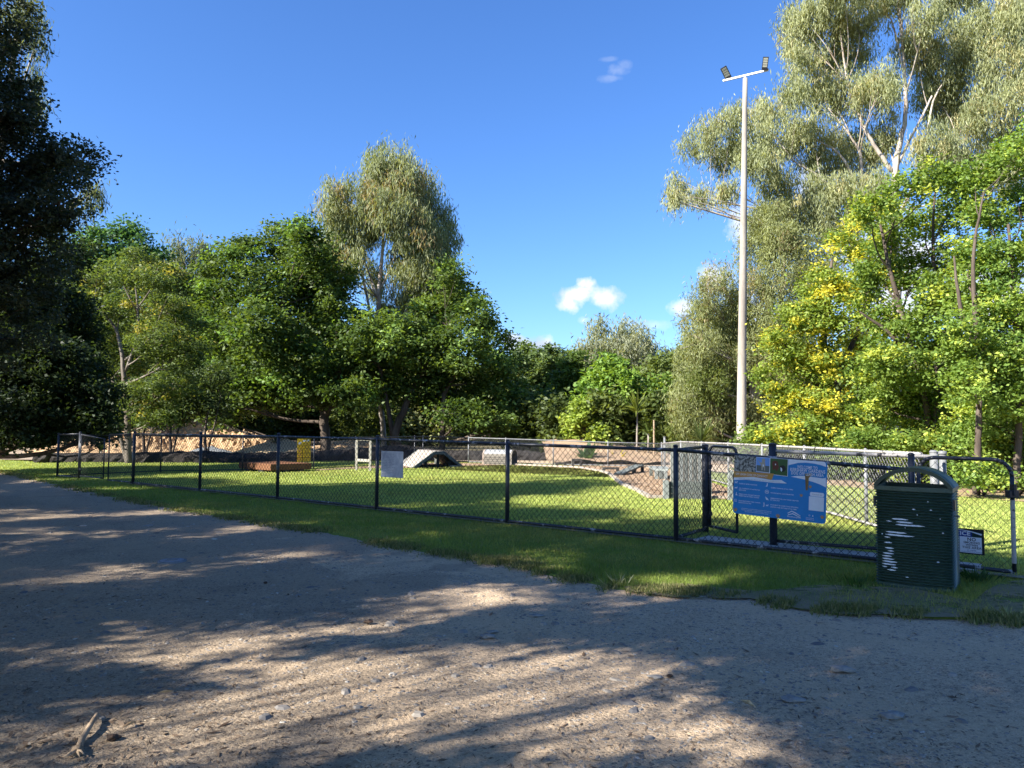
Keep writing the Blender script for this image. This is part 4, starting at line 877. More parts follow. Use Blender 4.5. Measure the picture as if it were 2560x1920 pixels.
# double gate at far left, end post
g1 = D(197, 1195, 21.1)*[1, 1, 0]; e1 = D(143, 1193, 21.5)*[1, 1, 0]
zg = D(197, 1084, 21.1)[2]
T = thing('chain_link_fence', 'narrow black fence bay at the far left end of the front fence', 'fence', e1)
post(T, e1, zg-.02, .03, BLACK); post(T, g1, zg+.03, .034, BLACK)
b = MB(); rail(b, [(*e1[:2], zg-.03), (*g1[:2], zg-.01)], .02); b.build('top_rail', BLACKW, T, True)
b = MB(); rail(b, [(*e1[:2], .05), (*g1[:2], .05)], .02); b.build('bottom_rail', BLACKW, T, True)
b = MB(); wires(b, e1, g1, .05, zg-.03, zg-.02); b.build('mesh_panel', WIREB, T)
def simple_gate(label, h, t, zh, zt, bot, mat=BLACK, arch=0, wire=WIREB, r=.018, group='gates', missing=False, bmat=None, wr=.0028):
    T = thing('chain_link_gate', label, 'gate', (h[0], h[1], bot), group)
    h = np.array(h[:2]); t = np.array(t[:2]); d = (t-h)/np.linalg.norm(t-h); L = np.linalg.norm(t-h)
    b = MB(); P = [(*h, bot), (*h, zh-arch)]
    if arch:
        for a in np.linspace(0, math.pi/2, 6)[1:]: P.append((*(h+d*arch*(1-math.cos(a))), zh-arch+arch*math.sin(a)))
        for a in np.linspace(0, math.pi/2, 6)[:-1]: P.append((*(t-d*arch*(1-math.sin(a))), zt-arch+arch*math.cos(a)))
    else: P.append((*h, zh)); P.append((*t, zt))
    P.append((*t, zt-arch)) if arch else None
    P.append((*t, bot))
    Pn = [P[0]]
    for q in P[1:]:
        if np.linalg.norm(np.array(q)-np.array(Pn[-1])) > 1e-4: Pn.append(q)
    P = Pn
    # straight pieces with sharp corners built one by one
    for a, c in zip(P[:-1], P[1:]): b.tube([a, c], r, 8)
    b.build('frame', mat, T, True)
    b = MB(); rail(b, [(*h, bot), (*t, bot)], r, True); b.build('bottom_bar', bmat or BLACKW, T, True)
    b = MB(); wires(b, h, t, bot, zh-arch*.25, zt-arch*.25, r=wr); b.build('mesh_panel', wire, T)
    for z in (bot+.18, zh-arch-.2):
        b = MB(); b.box((h[0], h[1], z), (.05, .05, .06)); b.build('hinge', mat, T)
    return T, h, t
gm1 = D(258, 1204, 20.2)*[1, 1, 0]; gm2 = D(270, 1202, 20.0)*[1, 1, 0]
simple_gate('left leaf of the sagging black double gate, hanging low in the middle', g1+fd*.06, gm1, zg-.02, zg-.12, .08, group='leaves of the far double gate')
simple_gate('right leaf of the sagging black double gate, beside the main fence post', FP[0]-fd*.06, gm2, FZ[0], FZ[0]-.03, .05, group='leaves of the far double gate')

# rear perimeter: black part then grey part
BP = [e1, D(401, 1180, 23.9), D(606, 1176, 24.8), D(784, 1175, 25.6), D(888, 1166, 27.2), D(940, 1164, 28.0), D(1036, 1160, 30.2), D(1057, 1160, 30.8), D(1171, 1158, 30.8)]
BP = [p*[1, 1, 0] for p in BP]; bz = [zg-.05, D(401, 1090, 23.9)[2], D(606, 1094, 24.8)[2], D(784, 1095, 25.6)[2], D(888, 1093, 27.2)[2], D(940, 1093, 28)[2], D(1036, 1091, 30.2)[2], D(1057, 1091, 30.8)[2], D(1171, 1094, 30.8)[2]]
fence('dark chain link fence along the rear left of the dog park', BP, bz, BLACK, BLACK, WIREB, .022, .016, .02, skip_first=True, skip_last=True)
CP = [BP[-1], D(1264, 1160, 30.4), D(1383, 1163, 29.6), D(1520, 1167, 28.9), D(1654, 1170, 28.4)]
CP = [p*[1, 1, 0] for p in CP]; cz = [bz[-1], D(1264, 1097, 30.4)[2], D(1383, 1101, 29.6)[2], D(1520, 1106, 28.9)[2], D(1654, 1109, 28.4)[2]]
fence('grey galvanised chain link fence along the back of the dog park', CP, cz, GALV, GALV, WIREG, .024, .018, .03)
SX = 5.62
yy = [28.4, 25.6, 22.8, 20.0, 17.3, 14.8, 12.25, 10.6]
RP = [CP[-1]]+[np.array([5.62-(28.4-y)*.0+.0, y, 0]) for y in yy[1:]]
rzt = [cz[-1], 1.02, 1.06, 1.1, 1.13, 1.16, 1.18, 1.2]
fence('scuffed grey chain link fence down the right side of the dog park', RP, rzt, GALV, WORN, WIREG, .026, .022, .02, skip_first=True, skip_last=True, wrap=True)

# entry lock: side panel, inner gate leaf, inner fence
q1 = D(1764, 1329, 11.35)*[1, 1, 0]; zq = D(1764, 1113, 11.35)[2]
T = thing('chain_link_fence', 'short black side bay from the corner post back to the thick inner post', 'fence', FP[-1])
post(T, q1, zq, .048, BLACKW)
b = MB(); rail(b, [(*FP[-1][:2], FZ[-1]), (*q1[:2], FZ[-1]+.02)], .022, True); b.build('top_rail', BLACKW, T, True)
b = MB(); rail(b, [(*FP[-1][:2], .06), (*q1[:2], .06)], .022, True); b.build('bottom_rail', BLACKW, T, True)
b = MB(); wires(b, FP[-1], q1, .06, FZ[-1], FZ[-1]); b.build('mesh_panel', WIREB, T)
q2 = D(1843, 1345, 10.7)*[1, 1, 0]
simple_gate('open inner gate leaf with rounded top corners behind the blue sign', q1+np.array([.06, -.03, 0]), q2, D(1800, 1117, 11)[2], D(1830, 1119, 10.7)[2], .1, arch=.1, r=.02, group='arched gate leaves of the entry')
w1 = D(1934, 1362, 10.15)*[1, 1, 0]; w3 = D(2340, 1395, 9.25)*[1, 1, 0]
zw1 = D(1934, 1128, 10.15)[2]; zw3 = D(2340, 1142, w3[1])[2]
T = thing('chain_link_fence', 'inner entry fence with a scuffed pale top rail behind the blue sign and bin', 'fence', w1)
post(T, w1, D(1934, 1112, 10.15)[2], .05, BLACK); post(T, w3, zw3+.05, .045, GALV)
b = MB(); rail(b, [(*w1[:2], zw1), (*w3[:2], zw3)], .024, True); b.build('top_rail', WORN, T, True)
b = MB(); rail(b, [(*w1[:2], .07), (*w3[:2], .07)], .022, True); b.build('bottom_rail', BLACKW, T, True)
b = MB(); wires(b, w1, w3, .07, zw1, zw3, r=.003); b.build('mesh_panel', WIREB, T)
for px, top, Yp, rr, lab in ((2337, 1125, 9.7, .035, 'brownish grey capped gate post, middle of three behind the bin'), (2360, 1127, 9.9, .042, 'thick grey capped gate post, rightmost of three behind the bin')):
    p = D(px, 1300, Yp)*[1, 1, 0]; T = thing('gate_post', lab, 'post', p, 'capped gate posts behind the bin'); z = D(px, top, Yp)[2]
    b = MB(); b.tube([(p[0], p[1], -.1), (p[0], p[1], z-.03)], rr, 14); b.build('shaft', GALV, T, True)
    b = MB(); b.tube([(p[0], p[1], z-.05), (p[0], p[1], z-.045), (p[0], p[1], z-.01), (p[0], p[1], z)], [rr*1.05, rr*1.25, rr*1.2, rr*.6], 14); b.build('cap', GALV, T, True)
# outer gate, right of the bin
gh = EP+fd*.07; gt = D(2536, 1425, 8.02)*[1, 1, 0]
T, h_, t_ = simple_gate('outer gate leaf with large rounded corners right of the bin', gh, gt, D(2350, 1146, 8.3)[2], D(2470, 1149, 8.1)[2], .08, arch=.17, r=.021, wr=.0022, group='arched gate leaves of the entry')
b = MB(); b.box((gt[0]-.01, gt[1]-.01, D(2531, 1234, 8.05)[2]), (.1, .08, .075)); b.box((gt[0]-.01, gt[1]-.03, D(2531, 1228, 8.05)[2]+.02), (.03, .08, .12)); bevel(b.build('latch', BLACK, T))
b = MB(); zl = D(2531, 1250, 8.02)[2]; b.tube([(gt[0], gt[1], .17), (gt[0], gt[1], zl)], .0225, 10, False); b.build('worn_upright', WORN, T, True)

# ------------------------------------------------------------------ text helper
def text_mesh(items, name, mat, parent, O, U, V, Nn):
    if len(items) > 1:
        for it in items: text_mesh([it], name, mat, parent, O, U, V, Nn)
        return
    """items: (string, u, v, size, align, bold)"""
    b = MB(); off = 0
    for it in items:
        s, u, v, size, al = it[:5]; bold = it[5] if len(it) > 5 else .0; sx = it[6] if len(it) > 6 else 1
        c = bpy.data.curves.new('t', 'FONT'); c.body = s; c.size = size; c.align_x = al; c.align_y = 'CENTER'; c.offset = bold*size; c.resolution_u = 2; c.space_character = 1.05
        o = bpy.data.objects.new('t', c); COL.objects.link(o); dg = bpy.context.evaluated_depsgraph_get(); me = bpy.data.meshes.new_from_object(o.evaluated_get(dg))
        co = np.array([x.co[:] for x in me.vertices])
        if len(it) > 7 and len(co): sx = it[7]/(np.ptp(co[:, 0])+1e-6)
        if len(co):
            co[:, 0] = co[:, 0]*sx+u; co[:, 1] += v
            b.add(O+co[:, :1]*U+co[:, 1:2]*V+Nn, [tuple(p.vertices) for p in me.polygons])
        bpy.data.objects.remove(o); bpy.data.curves.remove(c); bpy.data.meshes.remove(me)
    return b.build(name, mat, parent)

# ------------------------------------------------------------------ blue welcome sign
def blue_sign():
    off = -fn*.04
    TL = fpt(1841)+off; TR = fpt(2073)+off
    zTL = D(1841, 1138, TL[1])[2]; zTR = D(2073, 1155, TR[1])[2]; zBL = D(1837, 1283, TL[1])[2]
    TL[2] = zTL; TR[2] = zTR
    U = TR-TL; Wd = np.linalg.norm(U); U /= Wd; N = -fn; V = np.cross(N, U); V = V if V[2] > 0 else -V; H = zTL-zBL
    T = thing('welcome_sign', 'large blue dog park welcome sign with photos tied to the fence', 'sign', (TL+TR)/2-V*H/2)
    # u from left 0..1, v from top 0..1
    def P(u, v, l=0): return TL+U*u*Wd-V*v*H+N*(.004+.0012*l)
    def poly(pts, l, mat, name):
        b = MB(); b.poly([P(u, v, l) for u, v in pts]); return b.build(name, mat, T)
    r = .035; out = []
    for cx, cy, a0 in ((1-r, r*1.5, 90), (1-r, 1-r*1.5, 0), (r, 1-r*1.5, -90)):
        for a in np.linspace(a0, a0-90, 6): out.append((cx+r*math.cos(R(a)), cy-r*1.5*math.sin(R(a))))
    out = [(0, 0)]+out
    b = MB(); n = len(out); fr = [P(u, v, 0) for u, v in out]; bk = [p-N*.006 for p in fr]
    b.add(fr+bk, [tuple(range(n)), tuple(range(n, 2*n))[::-1]]+[(i, n+i, n+(i+1) % n, (i+1) % n) for i in range(n)]); b.build('board', BLUE, T)
    poly([(0, 0), (.245, 0), (.245, .27), (0, .29)], 1, PDK, 'leafy_photo')
    poly([(.25, .0), (.4, .0), (.4, .26), (.25, .25)], 1, WHITE, 'photo_border')
    poly([(.254, .006), (.396, .006), (.396, .14), (.254, .14)], 2, SKYB, 'dog_photo_sky')
    poly([(.254, .14), (.396, .14), (.396, .25), (.254, .24)], 2, PGRY, 'dog_photo_ground')
    def shape(pts, c, s, l, mat, name): poly([(c[0]+x*s, c[1]+y*s*1.5) for x, y in pts], l, mat, name)
    dog = [(-.25, -.9), (-.05, -1.0), (.2, -.95), (.28, -.7), (.2, -.5), (.3, -.2), (.28, .3), (.3, .9), (.15, .95), (.1, .45), (-.05, .4), (-.1, .9), (-.28, .9), (-.3, .3), (-.45, 0), (-.8, -.55), (-.85, -.7), (-.5, -.35), (-.25, -.35)]
    shape(dog, (.33, .125), .07, 3, PTAN, 'running_dog')
    shape([(-.2, -.1), (.15, -.1), (.1, .35), (-.12, .35)], (.33, .13), .05, 4, WHITE, 'dog_chest')
    poly([(.4, .0), (.598, .0), (.596, .29), (.4, .28)], 1, WHITE, 'photo_border')
    poly([(.404, .006), (.592, .006), (.591, .282), (.404, .272)], 2, PGRN, 'two_dogs_photo')
    shape([(-.5, -.8), (0, -1), (.45, -.8), (.55, -.2), (.7, .1), (.55, .5), (.35, .9), (.1, .9), (0, .5), (-.3, .8), (-.5, .7), (-.45, .2), (-.6, -.3)], (.46, .13), .06, 3, PBRN, 'brown_dog')
    shape([(-.15, -.3), (.1, -.4), (.2, 0), (0, .2), (-.15, 0)], (.462, .11), .035, 4, WHITE, 'dog_mouth')
    shape([(-.5, -.6), (.3, -.8), (.8, -.4), (.9, .3), (.5, .8), (.1, .9), (-.3, .6), (-.6, .1)], (.535, .16), .045, 3, SBLK, 'black_dog')
    shape([(-.4, -.5), (.1, -.2), (.2, .4), (0, .9), (-.3, .6)], (.53, .17), .035, 4, WHITE, 'dog_bib')
    # white waves
    wave = [(.6, .0), (.97, .0), (.985, .03), (.99, .08), (.93, .055), (.86, .04), (.78, .037), (.7, .05), (.6, .1)]
    poly(wave, 1, WHITE, 'white_wave')
    poly([(.63, .285), (.7, .262), (.79, .255), (.9, .265), (.96, .27), (.99, .255), (.995, .41), (.93, .37), (.86, .34), (.76, .31)], 1, WHITE, 'white_wave')
    poly([(0, .28), (.14, .265), (.3, .262), (.45, .26), (.425, .37), (.36, .355), (.22, .345), (0, .385)], 3, ORANGE, 'title_banner')
    poly([(0, .385), (.22, .345), (.42, .37), (.53, .355), (.59, .405), (.46, .415), (.3, .41), (.14, .405), (0, .43)], 2, WHITE, 'white_wave')
    for (u, v, s, nm) in ((.03, .93, .026, 0), (.505, .955, .026, 1), (.745, .575, .019, 2), (.835, .42, .019, 3), (.965, .89, .022, 4)):
        shape([(math.cos(a)*.62, math.sin(a)*.5+.35) for a in np.linspace(0, 6.28, 9)[:-1]], (u, v), s, 3, ORANGE, 'paw_print')
        for k in range(4):
            a = R(-155+k*43); shape([(math.cos(a)*.72+math.cos(t)*.22, math.sin(a)*.72+.2+math.sin(t)*.26) for t in np.linspace(0, 6.28, 7)[:-1]], (u, v), s, 3, ORANGE, 'paw_print')
    shape([(-.35, -1), (.5, -1.1), (.4, -.8), (.15, -.5), (.12, .3), (.05, 1.1), (-.2, 1.1), (-.25, .2), (-.3, -.5)], (.805, .345), .085, 4, mottled('brown_ochre', (.1, .08, .04), (.3, .17, .06), 20), 'brown_mark')  # narrow upright mark, mottled brown to ochre
    pill = [(.845+.012*math.cos(a), .54+.034*math.sin(a)) for a in np.linspace(math.pi/2, 3*math.pi/2, 8)]+[(.965+.012*math.cos(a), .54+.034*math.sin(a)) for a in np.linspace(-math.pi/2, math.pi/2, 8)]
    poly(pill, 2, WHITE, 'contact_pill')
    poly([(.825, .578), (.978, .578), (.978, .805), (.825, .805)], 2, WHITE, 'white_card')
    ic = [(.03, .465), (.03, .56), (.035, .66), (.03, .775)]
    adog = [(-.9, -.2), (-.7, -.3), (-.3, -.3), (.3, -.35), (.6, -.7), (.9, -.55), (.7, -.3), (.5, 0), (.5, .6), (.35, .6), (.3, .1), (-.4, .1), (-.5, .6), (-.65, .6), (-.65, 0)]
    for (u, v) in ic[:2]: shape(adog, (u, v), .021, 3, WHITE, 'icon')
    shape([(-.4, .8), (0, -.9), (.3, -.6), (.1, -.2), (.5, .5), (.7, .8)], ic[2], .022, 3, WHITE, 'icon')
    for q in ([(-.7, -.7), (.6, -.7), (.6, -.55), (-.7, -.55)], [(-.7, .6), (.6, .6), (.6, .75), (-.7, .75)], [(-.7, -.55), (-.55, -.55), (-.55, .6), (-.7, .6)], [(.45, -.1), (.6, -.1), (.6, .6), (.45, .6)], [(-.35, -.1), (-.05, .3), (.7, -.7), (-.02, .1), (-.2, -.2)]): shape(q, ic[3], .02, 3, WHITE, 'icon')
    shape([(-.7, .9), (-.1, .2), (0, -.9), (.5, -1), (.4, .5), (.2, .9)], (.375, .46), .02, 3, WHITE, 'icon')
    for k in range(14):
        a, c = 6.283*k/14, 6.283*(k+1)/14; shape([(math.cos(a), math.sin(a)), (math.cos(c), math.sin(c)), (.78*math.cos(c), .78*math.sin(c)), (.78*math.cos(a), .78*math.sin(a))], (.377, .575), .022, 3, WHITE, 'icon')
    shape([(-.5, -.2), (.5, -.25), (.5, .25), (-.5, .2)], (.377, .575), .02, 3, WHITE, 'icon')
    shape([(-.9, -.9), (-.3, -.5), (.3, .0), (1, .9), (-.3, .7), (-.6, 0)], (.38, .685), .022, 3, WHITE, 'icon')
    shape([(-.2, -.9), (.1, -.9), (.2, 0), (.1, .9), (-.4, .9), (-.1, .3)], (.35, .795), .026, 3, WHITE, 'icon')
    shape(adog, (.385, .805), .018, 3, WHITE, 'icon')
    # mountain logo
    for pts in ([(.605, .89), (.65, .845), (.695, .87), (.745, .915), (.742, .922), (.69, .885), (.65, .86), (.61, .9)], [(.61, .915), (.66, .885), (.74, .935), (.735, .942), (.66, .9), (.615, .925)]): poly(pts, 2, WHITE, 'mountain_logo')
    for k in range(6):
        a = k*1.05; shape([(math.cos(a)*.6+math.cos(t)*.25, math.sin(a)*.6+math.sin(t)*.25) for t in np.linspace(0, 6.28, 6)[:-1]], (.835, .89), .012, 2, WHITE, 'crest_emblem')
    poly([(.862, .9), (.87, .875), (.876, .9)], 2, WHITE, 'crest_emblem')
    O = TL+N*.010; kk = Wd
    big = [('WELCOME TO', .8*kk, -.115*H, .052, 'CENTER', .012, 1, .24), ('KERSHAW GARDENS', .802*kk, -.168*H, .056, 'CENTER', .012, 1, .41), ('DOG OFF LEASH AREA', .80*kk, -.225*H, .052, 'CENTER', .012, 1, .38)]
    text_mesh(big, 'heading_lettering', WHITE, T, O, U, V, N*0)
    # banner text follows the ribbon
    text_mesh([('OFF LEASH CODE OF CONDUCT', .02*kk, -.318*H, .038, 'LEFT', .012, 1, .41)], 'banner_lettering', WHITE, T, O, U, V, N*.002)
    sm = [('CLEAN UP AFTER YOUR DOG', .065, .48), ('NO AGGRESSIVE OR ANTISOCIAL', .065, .56), ('BEHAVIOUR', .065, .59), ('FEMALE DOGS ON HEAT ARE NOT', .065, .66), ('PERMITTED IN PUBLIC PLACES', .065, .69), ('DOGS MUST WEAR THEIR COUNCIL', .065, .775), ('REGISTRATION TAG', .065, .805),
          ('COMPLY SIGNAGE AT ALL TIMES', .42, .50), ('NO PROHIBITED DOGS PERMITTED', .42, .585), ('IMMEDIATELY FILL ANY HOLES CREATED', .42, .675), ('BY YOUR DOG', .42, .705), ('DOGS MUST BE UNDER VOICE OR SIGNAL', .42, .785), ('CONTROL AND WATCHED AT ALL TIMES', .42, .82)]
    text_mesh([(s, u*kk, -v*H, .0175, 'LEFT', .02, 1, len(s)*.0100) for s, u, v in sm], 'rules_lettering', WHITE, T, O, U, V, N*0)
    fine = [('DOGS MUST BE ON A LEASH WHEN ENTERING AND LEAVING THE OFF LEASH AREA', .1, .9, .013), ('AUTHORISED OFFICERS PATROL THIS AREA AND FINES APPLY UNDER LOCAL LAW', .1, .925, .013), ('PENALTIES APPLY FOR ANY BREACH OF THE CODE OF CONDUCT', .14, .95, .013)]
    text_mesh([(s, u*kk, -v*H, z, 'LEFT', .012, 1, len(s)*.0056) for s, u, v, z in fine]+[('Rockhampton', .605*kk, -.945*H, .028, 'LEFT', .01), ('Queensland', .8*kk, -.93*H, .018, 'LEFT', .01), ('Government', .8*kk, -.955*H, .018, 'LEFT', .01)], 'footer_lettering', WHITE, T, O, U, V, N*0)
    text_mesh([('Contact us', .905*kk, -.54*H, .024, 'CENTER', .005), ('Please help us keep the off leash area safe and friendly for everyone', .06*kk, -.393*H, .016, 'LEFT', .005, 1, .52)], 'small_print', WINK, T, O, U, V, N*.001)
blue_sign()

# ------------------------------------------------------------------ notices on fences
def panel_frame(px0, px1, pyt, pyb, off, ptf=fpt, nrm=None):
    nrm = fn if nrm is None else nrm
    A = ptf(px0)-nrm*off; B = ptf(px1)-nrm*off; A[2] = D(px0, pyt[0], A[1])[2]; B[2] = D(px1, pyt[1], B[1])[2]
    U = B-A; Wd = np.linalg.norm(U); U /= Wd; V = np.cross(-nrm, U); V = V if V[2] > 0 else -V; H = A[2]-D(px0, pyb, A[1])[2]
    return A, U, V, -nrm, Wd, H
def board(T, A, U, V, N, Wd, H, mat, th=.004, name='board'):
    b = MB(); b.box(A+U*Wd/2-V*H/2, (Wd, H, th), (U, V, N)); return b.build(name, mat, T)
def rect(T, A, U, V, N, Wd, H, u0, v0, u1, v1, l, mat, name):
    b = MB(); b.poly([A+U*u*Wd-V*v*H+N*(.003+.001*l) for u, v in ((u0, v0), (u1, v0), (u1, v1), (u0, v1))]); return b.build(name, mat, T)
a = panel_frame(954, 1009, (1127, 1129), 1192, .03)
T = thing('faded_notice', 'weathered silvery grey notice sheet tied to the black front fence', 'sign', a[0]+a[1]*a[4]/2-a[2]*a[5]/2)
board(T, *a, NOTM)
text_mesh([(s, .03, -a[5]*(.12+.062*i), .03, 'LEFT', 0) for i, s in enumerate(['CONDITIONS OF USE', 'Dogs must be supervised', 'at all times in this park.', 'Owners are to remove', 'all waste and close the', 'gates after entering.', 'Children must be with', 'an adult at all times.', 'Maximum penalty applies', 'under the local law.', 'Enter at your own risk.', 'Report any damage to', 'the council office.'])], 'faded_lettering', flat('faded_ink', (.13, .16, .24), .5), T, a[0], a[1], a[2], a[3]*.003)
# yellow rule sign hangs inside the front fence
a = panel_frame(743, 777, (1097, 1096.5), 1156, .05, lambda px: D(px, 1100, 25.42+(px-743)/34*.22)*[1, 1, 0], unit(np.array([-.3, 1., 0])))
T = thing('yellow_rules_sign', 'yellow agility rules sign with black lines above the brown platform', 'sign', a[0]+a[1]*a[4]/2-a[2]*a[5]/2)
board(T, *a, YEL)
b = MB()
for v in (.28, .44, .63, .82): b.poly([a[0]+a[1]*u*a[4]-a[2]*vv*a[5]+a[3]*.004 for u, vv in ((0, v-.01), (1, v-.01), (1, v+.01), (0, v+.01))])
b.poly([a[0]+a[1]*u*a[4]-a[2]*vv*a[5]+a[3]*.004 for u, vv in ((.36, .44), (.4, .44), (.4, 1), (.36, 1))]); b.build('ruled_lines', SBLK, T)
rect(T, *a, .1, .14, .3, .24, 1, WHITE, 'white_patch'); rect(T, *a, .42, .05, .62, .13, 1, WHITE, 'white_patch'); rect(T, *a, .7, .04, .9, .12, 1, WHITE, 'white_patch')
for v in (.5, .69, .87): rect(T, *a, .08, v-.02, .28, v+.07, 1, ORANGE, 'orange_icon')
text_mesh([('DOG AGILITY', .18*a[4], -.22*a[5], .04, 'LEFT', .01), ('EQUIPMENT RULES', .05*a[4], -.36*a[5], .036, 'LEFT', .01)]+[(s, .43*a[4], -v*a[5], .024, 'LEFT', 0) for s, v in (('Keep dog', .51), ('under control', .57), ('Use one', .69), ('at a time', .75), ('Take care', .88), ('when wet', .94))], 'black_lettering', SBLK, T, a[0], a[1], a[2], a[3]*.0045)
# no smoking notice on the outer gate
gd = (gt-gh); gd[2] = 0; gd /= np.linalg.norm(gd); gn = np.array([-gd[1], gd[0], 0]); gn = gn if gn[1] > 0 else -gn
def gpt(px):
    d = ray(px, 1300); A = np.array([[d[0], -gd[0]], [d[1], -gd[1]]]); t = np.linalg.solve(A, gh[:2]); return np.array([d[0]*t[0], d[1]*t[0], 0])
a = panel_frame(2318, 2461, (1313, 1325), 1374, .03, gpt, gn)
T = thing('no_smoking_sign', 'small white and blue no smoking notice on the outer gate', 'sign', a[0]+a[1]*a[4]/2-a[2]*a[5]/2)
board(T, *a, SBLK)
rect(T, *a, .03, .32, .96, .95, 1, WHITE, 'white_field'); rect(T, *a, .03, .08, .8, .32, 1, NAVY, 'blue_header'); rect(T, *a, .8, .1, .97, .32, 1, DKGRN, 'green_corner')
rect(T, *a, .578, .32, .586, .95, 2, SBLK, 'divider')
b = MB()
for k in range(24):
    t0, t1 = 6.283*k/24, 6.283*(k+1)/24
    b.poly([a[0]+a[1]*(.44*a[4]+rr*math.cos(t))-a[2]*(.62*a[5]+rr*math.sin(t))+a[3]*.006 for rr, t in ((.067, t0), (.067, t1), (.052, t1), (.052, t0))])
c0 = a[0]+a[1]*.44*a[4]-a[2]*.62*a[5]+a[3]*.0065
b.poly([c0+a[1]*x+a[2]*y for x, y in ((-.048, .036), (-.036, .048), (.048, -.036), (.036, -.048))]); b.build('prohibition_ring', SRED, T)
b = MB(); b.poly([c0-a[3]*.001+a[1]*x+a[2]*y for x, y in ((-.04, -.006), (.035, -.006), (.035, .008), (-.04, .008))]); b.build('cigarette_symbol', SBLK, T)
text_mesh([('NOTICE', .545*a[4], -.2*a[5], .058, 'CENTER', .03, 1, .25)], 'header_lettering', WHITE, T, a[0], a[1], a[2], a[3]*.006)
text_mesh([('NO', .79*a[4], -.42*a[5], .05, 'CENTER', .02, 1, .08), ('SMOKING', .79*a[4], -.545*a[5], .03, 'CENTER', .015, 1, .153), ('WITHIN', .79*a[4], -.645*a[5], .03, 'CENTER', .015, 1, .114), ('THIS AREA', .79*a[4], -.745*a[5], .032, 'CENTER', .015, 1, .184)], 'notice_lettering', SBLK, T, a[0], a[1], a[2], a[3]*.006)
text_mesh([('BY ORDER', .79*a[4], -.85*a[5], .015, 'CENTER', .01, 1, .085), ('CHIEF EXECUTIVE OFFICER', .79*a[4], -.91*a[5], .013, 'CENTER', .01, 1, .2)], 'order_lettering', NAVY, T, a[0], a[1], a[2], a[3]*.006)
b = MB(); b.poly([a[0]+a[1]*u*a[4]-a[2]*v*a[5]+a[3]*.0075 for u, v in ((.45, .06), (.62, .045), (.8, .09), (.97, .17), (.96, .23), (.8, .13), (.62, .065))]); b.build('pale_scratch', WHITE, T)

